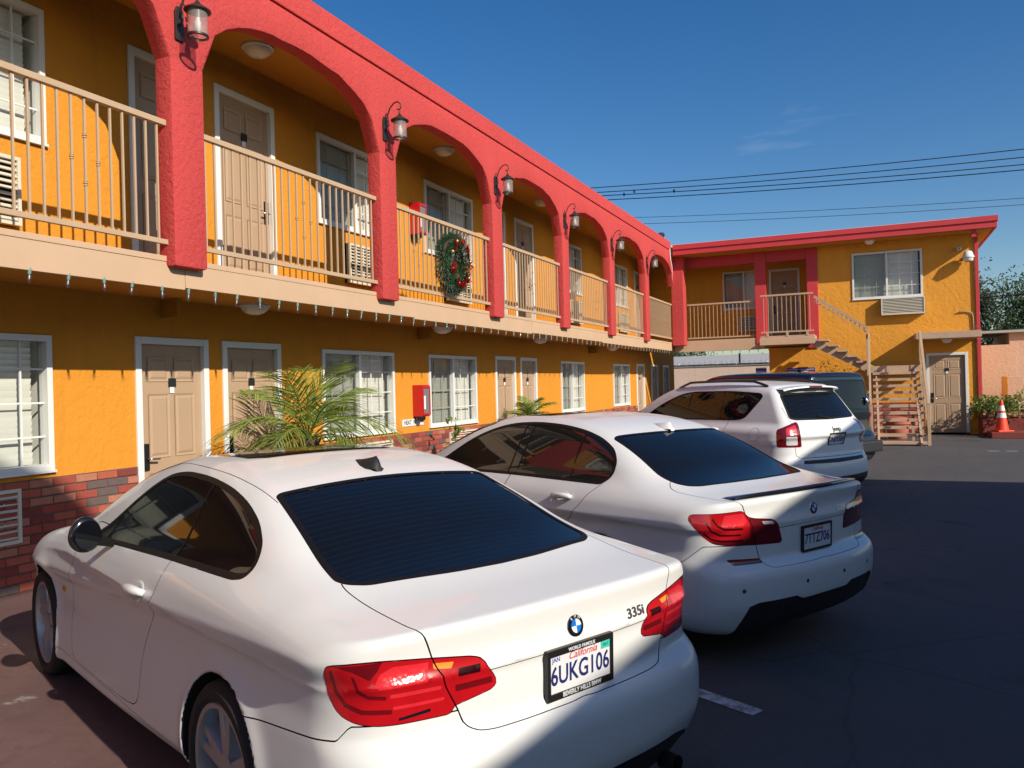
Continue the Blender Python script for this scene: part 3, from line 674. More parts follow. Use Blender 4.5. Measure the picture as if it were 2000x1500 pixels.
sb2 = tag(MB().box(-2.35, -1.55, YB-.03, YB-.002, 1.70, 2.03).build('notice_board', 'sign_blue'), 'wide blue notice on the wall under the stair', 'sign')
MB().box(-2.33, -1.57, YB-.036, YB-.031, 1.97, 1.985).build('band', 'paper_white', sb2); MB().box(-2.3, -1.6, YB-.036, YB-.031, 1.90, 1.93).build('band', 'paper_white', sb2)
# ---------------------------------------------------------------- flood light, camera, dish
fl = thing('flood_light', 'white dome security light on the corner of the end wing', 'light', (2.55, YB, 5.02))
MB().lathe([(.05, 0), (.05, -.06), (.03, -.07)], 14, (0, 0, 0), 'y', caps=True).build('mount', 'white_trim', fl); MB().lathe([(.03, .12), (.10, .09), (.13, .0), (.16, -.06), (.155, -.08)], 18, (.02, -.24, .02)).build('shade', 'white_trim', fl, smooth=True); MB().lathe([(.13, -.07), (.13, -.16), (.08, -.19)], 18, (.02, -.24, .02)).build('lens', 'opal_glass', fl, smooth=True); MB().bar((0, -.05, 0), (.02, -.22, .08), .03, .03).build('arm', 'white_trim', fl)
sc_ = thing('security_camera', 'small white security camera under the eave of the end wing', 'camera', (2.38, YB, 5.27))
MB().lathe([(.04, 0), (.04, -.03)], 12, (0, 0, 0), 'y', caps=True).build('mount', 'white_trim', sc_); MB().bar((0, -.03, .01), (-.03, -.20, -.03), .10, .09).build('housing', 'white_trim', sc_, bevel=.015); MB().lathe([(.026, -.20), (.024, -.215)], 12, (-.03, 0, -.03), 'y', caps=True).build('lens', 'gloss_black', sc_)
ds = thing('satellite_dish', 'small grey satellite dish on the roof where the wings meet', 'satellite dish', (-6.35, 27.2, 6.02))
MB().tube([(0, 0, 0), (0, 0, .30)], .02, 8).build('mast', 'galvanised', ds)
d_ = MB().lathe([(.01, 0), (.12, .01), (.22, .035), (.29, .07), (.295, .075), (.22, .042), (.12, .018), (.01, .008)], 24).build('reflector', 'galvanised', ds, smooth=True); d_.location = (-.05, -.05, .42); d_.rotation_euler = (R(50), R(-35), 0)
MB().tube([(-.05, -.06, .38), (-.28, -.35, .55)], .008, 6).build('feed_arm', 'galvanised', ds)
cb = MB().tube([(-5.9, 25.6, 6.05), (-5.66, 25.45, 5.85), (-5.62, 25.35, 5.5), (-5.60, 25.42, 5.3), (-5.62, 25.5, 4.9)], .012, 6).build('cable', 'paper_white', smooth=True); tag(cb, 'loose white cable hanging from the roof at the inside corner', 'cable')
# ---------------------------------------------------------------- beyond the passage and to the right
bw = thing('boundary_wall', 'peach block wall seen through the passage under the walkway', 'wall', (-6.5, 37.5, 0))
MB().box(-8, 8.6, 0, .2, 0, 2.34).build('wall', 'stucco_peach_sunlit', bw)
MB().box(-8, 8.6, -.03, .23, 2.34, 2.39).build('coping', 'stucco_grey', bw)
rw = MB(); tt = [(-7.8 + 15*i/700, .1 + .09*math.cos(i*.55), 2.48 + .10*math.sin(i*.55)) for i in range(700)]
rw.tube(tt, .006, 4).build('razor_wire', 'galvanised', bw)
sh = thing('grey_shed', 'low grey-roofed building behind the peach wall', 'building', (-11, 41, 0))
MB().box(-4, 13, 0, 6, 0, 2.55).build('wall', 'stucco_grey', sh); MB().add([(-4.3,-.3,2.52),(13.3,-.3,2.52),(13.3,6.3,2.52),(-4.3,6.3,2.52),(-4.3,3,3.05),(13.3,3,3.05)], [(0,1,5,4),(3,2,5,4)[::-1],(0,4,3),(1,2,5)]).build('roof', 'roofing', sh)
MB().box(5.2, 5.28, -.6, -.52, 2.2, 3.0).build('vent_pipe', 'wire_black', sh)
# right-hand neighbours
pw = thing('peach_neighbour', 'peach stucco block with a low parapet beside the end wing', 'building', (3.3, 30.5, 0))
MB().box(0, .95, 0, 4, 0, 2.62).build('wall', 'stucco_peach', pw)
MB().box(.95, 8, 1.2, 5, 0, 3.05).build('rear_wall', 'stucco_peach', pw); MB().box(-2, 8, 1.0, 5.2, 3.05, 3.13).build('roof', 'roofing', pw)
stp = thing('stepped_wall', 'peach stepped garden wall behind the planter', 'wall', (3.75, 28.6, 0))
for i, (x0, x1, zz) in enumerate(((0, .42, 1.60), (.42, .85, 1.36), (.85, 4, 1.10))): MB().box(x0, x1, 0, 1.2, 0, zz).build('step_block', 'stucco_peach', stp, bevel=.01)
# planter with shrubs
pl = thing('brick_planter', 'low dark brick planter at the foot of the end wing corner', 'planter', (2.75, 25.6, 0))
MB().box(0, 4.2, 0, .12, 0, .52).build('front_wall', 'brick_maroon', pl, bevel=.01); MB().box(0, .12, .12, 1.1, 0, .52).build('side_wall', 'brick_maroon', pl, bevel=.01); MB().box(.12, 4.2, .12, 1.1, 0, .44).build('soil', 'bark', pl); MB().box(-.03, 4.2, -.03, .15, .52, .57).build('coping', 'brick_maroon', pl); MB().box(.1, 4.2, -.95, -.035, 0, .16).build('ledge', 'brick_maroon', pl, bevel=.015)
def leaf_cloud(rg, n, fn, size, curl=.3):
    """n leaf blades: fn() gives a point; each blade is a bent four-sided leaf"""
    m = MB(); vs, fs = m.v, m.f
    for _ in range(n):
        p = Vector(fn()); d = Vector((rg.gauss(0, 1), rg.gauss(0, 1), rg.gauss(.25, .8))).normalized(); u = d.orthogonal().normalized()
        u = (Matrix.Rotation(rg.uniform(0, 6.28), 3, d) @ u); w = d.cross(u); L_ = size*rg.uniform(.6, 1.35); b = len(vs); wd = L_*.28
        vs += [tuple(p), tuple(p + d*L_*.45 + u*wd + w*L_*.06), tuple(p + d*L_ - w*L_*curl*.4), tuple(p + d*L_*.45 - u*wd + w*L_*.06)]
        fs += [(b, b+1, b+2, b+3)]
    return m
def shrub(label, loc, r, h, n, mats=('shrub_leaf', 'shrub_leaf_yellow'), size=.09, seed=1, frac=.25):
    t = thing('shrub', label, 'shrub', loc); rg = random.Random(seed)
    lobes = [(rg.uniform(-r, r)*.75, rg.uniform(-r, r)*.55, h*rg.uniform(.35, .8), rg.uniform(.28, .5)) for _ in range(9)]
    def pt():
        a = rg.choice(lobes); d = Vector((rg.gauss(0, 1), rg.gauss(0, 1), rg.gauss(0, 1))).normalized()*rg.uniform(.55, 1.05)**.6
        return (a[0] + d.x*r*a[3], a[1] + d.y*r*a[3]*.8, max(.02, a[2] + d.z*h*a[3]))
    stuff(leaf_cloud(rg, int(n*(1-frac)), pt, size).build('foliage', mats[0], t)); stuff(leaf_cloud(rg, int(n*frac), pt, size).build('foliage', mats[1], t))
    s_ = MB()
    for a in lobes: s_.tube([(0, 0, 0), (a[0]*.5, a[1]*.5, a[2]*.6), (a[0], a[1], a[2])], [.02, .012, .005], 5)
    s_.build('stem', 'bark', t)
    return t
shrub('leafy green planter shrub spilling over the planter corner by the door', (3.05, 25.95, .40), .75, .62, 1300, seed=3)
shrub('leafy green shrub in the brick planter behind the traffic cone', (4.15, 26.0, .40), .85, .66, 1300, seed=5)
shrub('yellowish shrub at the far end of the planter', (5.4, 26.1, .40), .8, .6, 900, seed=7, frac=.5)
shrub('dry low shrub growing under the stair', (-.75, 25.9, 0), .7, 2.1, 700, seed=9, size=.07, frac=.4)
# traffic cone
cn = thing('traffic_cone', 'orange traffic cone with two white bands in front of the planter', 'traffic cone', (3.13, 25.0, .16), .4); cn.scale = (1.12, 1.12, 1.15)
MB().box(-.18, .18, -.18, .18, 0, .035).build('base', 'cone_orange', cn, bevel=.012)
def ring(z0, z1, mat, nm, e=0):
    rr = lambda z: .145 - (.145-.03)*(z-.035)/.69 + e
    MB().lathe([(rr(z0), z0), (rr(z1), z1)], 24).build(nm, mat, cn, smooth=True)
ring(.035, .32, 'cone_orange', 'body'); ring(.32, .43, 'cone_white', 'band', .002); ring(.43, .48, 'cone_orange', 'body'); ring(.48, .60, 'cone_white', 'band', .002); MB().lathe([(.051, .60), (.032, .715), (.028, .725), (.015, .725)], 24).build('tip', 'cone_orange', cn, smooth=True, flat_angle=40)
# red pot under the stair
pt_ = thing('clay_pot', 'large red clay pot standing under the stair treads', 'pot', (.62, 24.4, 0))
MB().lathe([(.20, 0), (.24, .05), (.29, .30), (.30, .40), (.34, .41), (.35, .48), (.33, .49), (.27, .47)], 28).build('pot', 'terracotta', pt_, smooth=True, flat_angle=40); MB().lathe([(.36, .49), (.34, .54), (.15, .60), (.02, .61)], 24).build('lid', 'terracotta', pt_, smooth=True)
MB().lathe([(.05, .3), (.07, .45), (.05, .58)], 10, (.42, -.1, 0)).build('side_spout', 'terracotta', pt_, smooth=True)
# ---------------------------------------------------------------- palms by the wall
def frond(rg, length, droop, nleaf=26, leaf=.34):
    """one arching feather frond along +X: rachis with paired leaflets"""
    m = MB(); pts = []
    for i in range(15):
        t = i/14; pts.append(Vector((length*t*(1 - .18*t*droop), 0, length*(.55*t - (.35 + .75*droop)*t*t))))
    m.tube(pts, [.011*(1 - .8*i/14) + .0015 for i in range(15)], 5)
    for i in range(nleaf):
        t = .16 + .84*i/(nleaf-1); f = t*14; k = min(13, int(f)); p = pts[k].lerp(pts[k+1], f-k); d = (pts[k+1]-pts[k]).normalized()
        L_ = leaf*(.55 + .9*math.sin(math.pi*min(1, t*.92 + .06)))*rg.uniform(.85, 1.1)
        for s in (-1, 1):
            up = d.cross(Vector((0, 1, 0)))*-1; a = rg.uniform(.45, .75) + .35*t
            v = (d*math.sin(a)*1.05 + Vector((0, s, 0))*math.cos(a)*.9 + up*rg.uniform(-.05, .28)).normalized()
            q = p + v*L_*.55 + Vector((0, 0, -.02*L_)); e = p + v*L_ + Vector((0, 0, -.22*L_)); w = d*.0115
            b = len(m.v); m.v += [tuple(p-w*.7), tuple(p+w*.7), tuple(q+w), tuple(e), tuple(q-w)]; m.f += [(b, b+1, b+2, b+4), (b+2, b+3, b+4)]
    return m
def palm(label, loc, trunk_h, r_t, length, n, seed, skirt=2):
    t = thing('palm', label, 'palm', loc); rg = random.Random(seed)
    m = MB(); m.lathe([(r_t*1.15, 0), (r_t, trunk_h*.4), (r_t*.95, trunk_h*.8), (r_t*.7, trunk_h+.03)], 12)
    for i in range(90):
        a = i*2.4; z = trunk_h*(.03 + .97*i/90); m.add([tuple(Vector((math.cos(a+q)*rr, math.sin(a+q)*rr, z+dz))) for q, rr, dz in ((-.25, r_t, -.01), (.25, r_t, -.01), (.12, r_t*1.35, .055), (-.12, r_t*1.35, .055))], [(0,1,2,3)])
    m.build('trunk', 'palm_trunk', t)
    for i in range(n):
        age = i/n; fr = frond(rg, length*rg.uniform(.85, 1.1)*(1 - .25*(1-age)*.6), .25 + .95*age*rg.uniform(.8, 1.15), 30, length*.27)
        o = fr.build('frond', 'palm_leaf' if age < .86 or rg.random() < .4 else 'palm_leaf_dry', t)
        o.location = (0, 0, trunk_h); o.rotation_euler = (rg.uniform(-.25, .25), -R(72)*(1-age)**1.4 + R(8), i*2.399 + rg.uniform(-.2, .2))
    return t
palm('feathery green palm with a thick fibrous trunk in front of the second ground-floor door', (-6.12, 7.92, 0), 1.10, .13, 1.34, 17, 21)
palm('smaller palm with sparse fronds further along the wall', (-6.2, 14.95, 0), .98, .08, .72, 14, 31)
sp = thing('sapling', 'slender sapling with bright leaves below the third ground-floor window', 'plant', (-6.3, 12.0, 0)); rg = random.Random(8)
MB().tube([(0, 0, 0), (.02, .03, .5), (-.02, .0, .9), (.0, .03, 1.18)], [.012, .010, .007, .003], 6).build('stem', 'bark', sp)
stuff(leaf_cloud(rg, 90, lambda: (rg.gauss(0, .07), rg.gauss(.02, .07), rg.choice((1.1, .95, .72, .6, .45)) + rg.gauss(0, .05)), .11).build('leaves', 'shrub_leaf', sp))
# ---------------------------------------------------------------- christmas wreath
wr = thing('christmas_wreath', 'big green christmas wreath with red ribbons and gold baubles', 'wreath', (XF+.02, 10.84, 3.55)); rg = random.Random(12); m = MB()
for i in range(7000):
    a = rg.uniform(0, 6.283); b = rg.uniform(0, 6.283); rr = .115*math.sqrt(rg.random()); c0 = Vector((math.cos(b)*rr, math.cos(a)*(.31+math.sin(b)*rr), math.sin(a)*(.33+math.sin(b)*rr)))
    d = Vector((math.cos(b)*.9 + .25, math.cos(a)*math.sin(b)+rg.gauss(0, .5)-.5*math.sin(a), math.sin(a)*math.sin(b)+rg.gauss(0, .5)+.5*math.cos(a))).normalized(); L_ = rg.uniform(.04, .075); u = d.orthogonal().normalized()*.005
    k = len(m.v); m.v += [tuple(c0-u), tuple(c0+u), tuple(c0+d*L_)]; m.f.append((k, k+1, k+2))
stuff(m.build('needles', 'wreath_needle', wr)); MB().tube([(0, .31*math.cos(t*.2), .33*math.sin(t*.2)) for t in range(32)], .03, 6).build('hoop', 'bark', wr)
for i in range(52):
    a = i/52*6.283 + rg.uniform(-.06, .06)
    if 2.5 < a < 3.0 or .1 < a < .3: continue
    m = MB(); c0 = Vector((rg.uniform(.115, .155), math.cos(a)*.28, math.sin(a)*.32)); w_ = rg.uniform(.06, .10)
    for s in (-1, 1):
        q = rg.uniform(0, 3.1); e1 = Vector((rg.uniform(0, .03), math.cos(q)*w_*s, math.sin(q)*w_*s)); e2 = Vector((.03, -math.sin(q)*.03, math.cos(q)*.03)); m.add([tuple(c0), tuple(c0+e1*.6+e2), tuple(c0+e1), tuple(c0+e1*.6-e2)], [(0,1,2,3)])
    m.build('ribbon', 'ribbon_red', wr)
for i, a in enumerate((.15, .7, 2.75, 3.5, 5.6, 4.4, 2.0, 5.0)):
    m = MB(); m.lathe([(.032*math.sin(math.pi*(j+.01)/8.02), -.032*math.cos(math.pi*(j+.01)/8.02)) for j in range(9)], 14, (.14, math.cos(a)*.30, math.sin(a)*.33)); m.build('bauble', ('bauble_gold', 'bauble_red')[i % 2], wr, smooth=True)
# ---------------------------------------------------------------- trees beyond
def tree(label, loc, h, r, n, seed, mat='tree_leaf', leaf=.20, open_=.0, trunk=.22):
    t = thing('tree', label, 'tree', loc); rg = random.Random(seed); tm = MB(); ends = []
    def limb(p, d, L_, rad, lev):
        pts = [p]; dd = d.copy()
        for i in range(4):
            dd = (dd + Vector((rg.gauss(0, .16), rg.gauss(0, .16), rg.gauss(.03, .08)))).normalized(); pts.append(pts[-1] + dd*L_/4)
        tm.tube(pts, [rad*(1-.13*i) for i in range(5)], 7 if lev < 2 else 5)
        if lev >= 3: ends.append(pts[-1]); ends.append(pts[2]); return
        for i in range(rg.choice((3, 4)) if lev else 6):
            q = pts[rg.choice((2, 3, 4)) if lev else rg.choice((2, 3, 3, 4, 4))]; nd = (dd*.6 + Vector((rg.gauss(0, .8), rg.gauss(0, .8), rg.gauss(.25, .45)))).normalized(); limb(q, nd, L_*rg.uniform(.5, .72), rad*.5, lev+1)
    limb(Vector((0, 0, 0)), Vector((0, 0, 1)), h*.5, trunk, 0)
    tm.build('trunk', 'bark', t, smooth=True)
    def pt():
        e = rg.choice(ends); s_ = r*.15; g_ = lambda: max(-1.5, min(1.5, rg.gauss(0, 1)))*s_; return (e.x + g_(), e.y + g_(), e.z + g_()*.8)
    stuff(leaf_cloud(rg, n, pt, leaf).build('crown', mat, t)); return t
tree('tall dark green tree behind the peach wall at the end wing corner', (7.6, 44, 0), 5.6, 3.6, 17000, 3, leaf=.15)
tree('olive tree with thin crown rising behind the end wing corner', (5.4, 47, 0), 6.6, 3.0, 6500, 6, 'tree_leaf_olive', .14)
tree('tall leafy tree right of the thin olive tree', (10.2, 49, 0), 6.6, 4.2, 17000, 9, leaf=.16)
tree('dense green tree at the right behind the stepped wall', (8.8, 39, 0), 4.0, 3.2, 11000, 12, leaf=.15)
tree('green tree top beyond the grey roof seen through the passage', (-10.5, 52, 0), 4.2, 3, 3500, 15, leaf=.22); tree('green tree top beside the far end of the passage', (-4.2, 46, 0), 3.4, 3, 3500, 18, leaf=.2)
# ---------------------------------------------------------------- power lines
PL = [((-30, 45, 13.85), (22, 45, 11.55), 'upper'), ((-30, 45.4, 13.55), (22, 45.4, 11.15), 'b'), ((-30, 45.1, 13.32), (22, 45.1, 10.75), 'c'), ((-30, 45.3, 13.05), (22, 45.3, 10.50), 'd')]
wlab = ['topmost of the bundle of power lines above the end wing', 'second power line from the top of the bundle above the end wing', 'third power line from the top of the bundle above the end wing', 'lowest power line of the bundle above the end wing', 'upper of the two thin wires below the power line bundle', 'lower of the two thin wires below the power line bundle']
ends_ = [(-15.5, 13.02, 7.2, 12.20), (-15.5, 12.78, 7.2, 11.85), (-15.5, 12.62, 7.2, 11.54), (-15.5, 12.40, 7.2, 11.32), (-15, 11.35, 7.2, 10.0), (-15, 11.0, 7.2, 9.72)]
for i, (xa, za, xb, zb) in enumerate(ends_):
    pts = []
    for k in range(41):
        x = -45 + 90*k/40; t = (x - xa)/(xb - xa); pts.append((x, 45 + i*.15, za + (zb-za)*t + .0011*(x-xa)*(x-xb)))
    tag(MB().tube(pts, .024 if i < 4 else .013, 5).build('power_line', 'wire_black'), wlab[i], 'wire', 'power lines')
for j, (px, pz) in enumerate(((-12.6, 12.45), (-9.75, 12.30), (-12.0, 12.55))): tag(MB().lathe([(.02, -.12), (.06, -.06), (.05, .03), (.02, .09)], 8, (px, 45.3, pz)).build('line_clamp', 'wire_black'), 'small dark clamp hanging on the lowest power lines', 'clamp', 'clamps on the power lines')
tag(MB().tube([(3.0, 40, 4.9), (9, 40, 5.1)], .03, 5).build('power_line', 'wire_black'), 'dark cable crossing in front of the trees at the end wing corner', 'wire', 'power lines')
# ---------------------------------------------------------------- neighbour on the right that throws the long shadow over the lot (out of the frame)
nb_ = thing('neighbour_building', 'plain peach building along the right side of the lot', 'building', (0, 0, 0))
MB().box(6.29, 15, -14, 10.95, 0, 5.05).build('wall', 'stucco_peach', nb_); MB().box(6.18, 15.1, -14.1, 11.06, 5.05, 5.2).build('roof', 'roofing', nb_)
rs = thing('shadow_panel', 'unseen panel added above the neighbouring roof to shade the wall corner', 'sign', (6.5, .23, 5.58))  # added out of view, shaped to cast the lower-left wall shadow
MB().prism([(-8, 3.05), (-8, 4.7), (-2.4, 4.7), (-1.71, 4.25), (-1.23, 3.98), (-.86, 3.64), (-.75, 3.3), (-.85, 3.05)], 0, .12, 'x').build('panel', 'cement', rs)
for yy in (-7.4, -5.6): MB().box(0, .12, yy-.06, yy+.06, -.38, 3.05).build('post', 'galvanised', rs)
# parking lines on the asphalt
for k, (xa, ya, xb, yb) in enumerate(((-2.6, 5.38, -.57, 4.31), (-2.4, 8.6, -.3, 7.5), (-2.3, 11.7, -.2, 10.6))):
    d = Vector((xb-xa, yb-ya, 0)).normalized(); n_ = Vector((-d.y, d.x, 0))*.05
    a, b = Vector((xa, ya, .004)), Vector((xb, yb, .004)); o = MB().add([tuple(a-n_), tuple(b-n_), tuple(b+n_), tuple(a+n_)], [(0,1,2,3)]).build('parking_line', 'road_white'); struct(o)
for k in range(5): struct(MB().add([(2.3+k*.35, 20.6+.01*k, .004), (2.52+k*.35, 20.6+.01*k, .004), (2.52+k*.35, 20.7+.01*k, .004), (2.3+k*.35, 20.7+.01*k, .004)], [(0,1,2,3)]).build('parking_line', 'road_white'))
# ---------------------------------------------------------------- smooth body surfaces (implicit shape -> mesh)
def pchip(pts, sm=0.02):
    p = np.array(sorted(pts), float); x, y = p[:, 0], p[:, 1]
    h = np.diff(x); d = np.diff(y) / h; m = np.zeros(len(x))
    for i in range(1, len(x) - 1):
        if d[i-1] * d[i] > 0:
            w1, w2 = 2*h[i] + h[i-1], h[i] + 2*h[i-1]
            m[i] = (w1 + w2) / (w1/d[i-1] + w2/d[i])
    m[0], m[-1] = d[0], d[-1]
    X = np.linspace(x[0], x[-1], 1200); i = np.clip(np.searchsorted(x, X) - 1, 0, len(x) - 2)
    t = (X - x[i]) / h[i]
    Yv = ((1+2*t)*(1-t)**2*y[i] + t*(1-t)**2*h[i]*m[i] + t*t*(3-2*t)*y[i+1] + t*t*(t-1)*h[i]*m[i+1])
    if sm > 0:
        s = sm / (X[1] - X[0]); n = int(3*s) + 1
        g = np.exp(-.5*(np.arange(-n, n+1)/s)**2); g /= g.sum()
        e0 = Yv[0] - (Yv[1]-Yv[0])*np.arange(n, 0, -1); e1 = Yv[-1] + (Yv[-1]-Yv[-2])*np.arange(1, n+1)
        Yv = np.convolve(np.concatenate([e0, Yv, e1]), g, 'valid')
    G = np.gradient(Yv, X)
    def f(v): return np.interp(v, X, Yv)
    f.grad = lambda v: np.interp(v, X, G)
    return f
def smax(a, b, k):
    h = np.maximum(k - np.abs(a - b), 0) / k
    return np.maximum(a, b) + h*h*k*.25
def smin(a, b, k): return -smax(-a, -b, k)
def car_field(c):
    F = {k: pchip(v, c.get('sm_' + k, .02)) for k, v in c.items() if k in ('plan', 'sect', 'crease', 'deck', 'rear', 'front', 'roof', 'belt', 'tumble')}
    wh = c['wheels']; Ra = c['arch']
    def f(x, y, z, part='all'):
        y = np.abs(y)
        dw = np.minimum(*[np.sqrt((x - a)**2 + (z - c['wz'])**2) for a in wh])
        zc = z - F['crease'](x)
        side = F['plan'](x) + F['sect'](zc) + c['flare']*np.exp(-((dw - Ra)/.055)**2)
        fs = (y - side) / 1.02
        gd = F['deck'].grad(x)
        fd = (z - F['deck'](x) + c['deck_c']*y**2 + c.get('deck_c4', 0)*y**4) / np.sqrt(1 + gd*gd)
        fr = (F['rear'](z) + c['rear_bow']*(y/.8)**c.get('rear_pow', 2.6) - x) / 1.08
        ff = (x - F['front'](z) + c['front_bow']*(y/.8)**2.4) / 1.1
        low = smax(fs, fd, c['k_sd'])
        low = smax(low, fr, c['k_sr'] + (c['k_rd'] - c['k_sr'])*np.clip((fd - fs + .12)/.24, 0, 1)**2*(3 - 2*np.clip((fd - fs + .12)/.24, 0, 1)))
        low = smax(low, ff, .16)
        gr = F['roof'].grad(x)
        ft = (z - F['roof'](x) + c['roof_c']*y**2 + c.get('roof_c4', 0)*y**4) / np.sqrt(1 + gr*gr)
        dz = z - c['zbelt']
        fg = (y - F['belt'](x) + F['tumble'](x)*dz + c['tum2']*dz*np.abs(dz)) / 1.1
        up = smax(ft, fg, c['k_gh'])
        up = np.maximum(up, c.get('zcut', .85) - z)
        if 'gh_rear' in c: up = smax(up, (c['gh_rear'][0] + c['gh_rear'][1]*(z - 1) + c['gh_rear'][2]*(y/.7)**2.5 - x)/1.05, c['gh_rear'][3])
        if 'gh_front' in c: up = smax(up, (x - c['gh_front']), .1)
        body = smin(low, up, c['k_un'])
        body = smax(body, c['floor'] - z, .05)
        well = np.minimum(Ra - dw, y - c['well_y'])
        return smax(body, well, .012)
    return f
def surface_net(f, lo, hi, h):
    ax = [np.arange(lo[i], hi[i] + h, h) for i in range(3)]
    V = f(ax[0][:, None, None], ax[1][None, :, None], ax[2][None, None, :]).astype(np.float32)
    S = V < 0
    nx, ny, nz = S.shape
    cnt = sum(S[i:nx-1+i, j:ny-1+j, k:nz-1+k].astype(np.int8) for i in (0,1) for j in (0,1) for k in (0,1))
    act = (cnt > 0) & (cnt < 8)
    idx = -np.ones(act.shape, np.int64); ii = np.argwhere(act); idx[act] = np.arange(len(ii))
    acc = np.zeros((len(ii), 3)); n = np.zeros(len(ii))
    cor = [(i, j, k) for i in (0,1) for j in (0,1) for k in (0,1)]
    for a in range(8):
        for b in range(a+1, 8):
            A, B = np.array(cor[a]), np.array(cor[b])
            if np.abs(A - B).sum() != 1: continue
            va = V[tuple((ii + A).T)]; vb = V[tuple((ii + B).T)]
            m = (va < 0) != (vb < 0); t = np.where(m, va/np.where(m, va - vb, 1), 0)
            acc += np.where(m[:, None], A + (B - A)*t[:, None], 0); n += m
    P = (ii + acc/n[:, None])*h + np.array([a[0] for a in ax])
    Q = []
    for d in range(3):
        e1, e2 = (d+1) % 3, (d+2) % 3
        sl0 = [slice(None)]*3; sl1 = [slice(None)]*3; sl0[d] = slice(0, -1); sl1[d] = slice(1, None)
        for e in (e1, e2):
            sl0[e] = slice(1, -1); sl1[e] = slice(1, -1)
        a, b = S[tuple(sl0)], S[tuple(sl1)]
        for m, flip in ((a & ~b, False), (~a & b, True)):
            g = np.argwhere(m); g[:, e1] += 1; g[:, e2] += 1
            o1 = np.zeros(3, int); o1[e1] = 1; o2 = np.zeros(3, int); o2[e2] = 1
            q = np.stack([idx[tuple((g - o1 - o2).T)], idx[tuple((g - o2).T)], idx[tuple(g.T)], idx[tuple((g - o1).T)]], 1)
            Q.append(q[:, ::-1] if flip else q)
    Q = np.concatenate(Q); Q = Q[(Q >= 0).all(1)]
    def grad(P, e=.002):
        return np.stack([f(P[:,0]+e, P[:,1], P[:,2]) - f(P[:,0]-e, P[:,1], P[:,2]),
                         f(P[:,0], P[:,1]+e, P[:,2]) - f(P[:,0], P[:,1]-e, P[:,2]),
                         f(P[:,0], P[:,1], P[:,2]+e) - f(P[:,0], P[:,1], P[:,2]-e)], 1) / (2*e)
    for _ in range(4):
        g = grad(P); v = f(P[:,0], P[:,1], P[:,2])
        st = -(v / np.maximum((g*g).sum(1), .2))[:, None]*g
        P = P + np.clip(st, -.5*h, .5*h)
    N = grad(P, .004); N /= np.linalg.norm(N, axis=1, keepdims=True) + 1e-9
    d1 = np.linalg.norm(P[Q[:,0]] - P[Q[:,2]], axis=1); d2 = np.linalg.norm(P[Q[:,1]] - P[Q[:,3]], axis=1)
    s = (d1 < d2)[:, None]
    T = np.concatenate([np.where(s, Q[:, [0,1,2]], Q[:, [0,1,3]]), np.where(s, Q[:, [0,2,3]], Q[:, [1,2,3]])])
    return (P, N, T)
def compact(M):
    P, N, T = M
    u, inv = np.unique(T, return_inverse=True)
    return (P[u], N[u], inv.reshape(-1, 3))
def clip(M, s):
    """split a triangle mesh along s = 0: returns (part with s < 0, part with s > 0)"""
    P, N, T = M
    s = np.where(np.abs(s) < 2e-4, 2e-4, s)
    neg = s[T] < 0; k = neg.sum(1)
    ins, out = [T[k == 3]], [T[k == 0]]
    mix = T[(k == 1) | (k == 2)]
    if len(mix) == 0:
        return (compact((P, N, ins[0])) if len(ins[0]) else None), (compact((P, N, out[0])) if len(out[0]) else None)
    nm = s[mix] < 0; one = nm.sum(1) == 1
    lone = np.where(one[:, None], nm, ~nm).argmax(1)
    r = np.arange(len(mix))
    a, b, c = mix[r, lone], mix[r, (lone+1) % 3], mix[r, (lone+2) % 3]
    E = np.concatenate([np.stack([a, b], 1), np.stack([a, c], 1)]); Es = np.sort(E, 1)
    u, inv = np.unique(Es, axis=0, return_inverse=True); inv = inv.reshape(-1)
    t = (s[u[:, 0]] / (s[u[:, 0]] - s[u[:, 1]]))[:, None]
    nP = P[u[:, 0]] + t*(P[u[:, 1]] - P[u[:, 0]]); nN = N[u[:, 0]] + t*(N[u[:, 1]] - N[u[:, 0]])
    nN /= np.linalg.norm(nN, axis=1, keepdims=True) + 1e-9
    ab = inv[:len(mix)] + len(P); ac = inv[len(mix):] + len(P)
    tip = np.stack([a, ab, ac], 1); q1 = np.stack([ab, b, c], 1); q2 = np.stack([ab, c, ac], 1)
    ins += [tip[one], q1[~one], q2[~one]]; out += [tip[~one], q1[one], q2[one]]
    P2 = np.concatenate([P, nP]); N2 = np.concatenate([N, nN])
    I, O = np.concatenate(ins), np.concatenate(out)
    return (compact((P2, N2, I)) if len(I) else None), (compact((P2, N2, O)) if len(O) else None)
def poly_sd(U, V, poly):
    """signed distance of the points (U, V) to a closed polygon, negative inside"""
    A = np.array(poly, float); B = np.roll(A, -1, 0)
    d2 = np.full(U.shape, 1e9); ins = np.zeros(U.shape, bool)
    for (ax, ay), (bx, by) in zip(A, B):
        ex, ey = bx - ax, by - ay; L = ex*ex + ey*ey + 1e-12
        t = np.clip(((U - ax)*ex + (V - ay)*ey)/L, 0, 1)
        d2 = np.minimum(d2, (U - ax - t*ex)**2 + (V - ay - t*ey)**2)
        if ey != 0:
            c = ((ay > V) != (by > V)) & (U < ex*(V - ay)/ey + ax)
            ins ^= c
    d = np.sqrt(d2)
    return np.where(ins, -d, d)
def rounded(poly, r=.35, n=5):
    """smooth a control polygon: corners become quadratic arcs (r = share of the shorter side)"""
    A = np.array(poly, float); out = []
    for i in range(len(A)):
        p, q, s = A[i-1], A[i], A[(i+1) % len(A)]
        k = min(np.linalg.norm(p-q), np.linalg.norm(s-q))*r
        a = q + (p-q)/np.linalg.norm(p-q)*k; b = q + (s-q)/np.linalg.norm(s-q)*k
        for t in np.linspace(0, 1, n): out.append((1-t)**2*a + 2*t*(1-t)*q + t*t*b)
    return np.array(out)
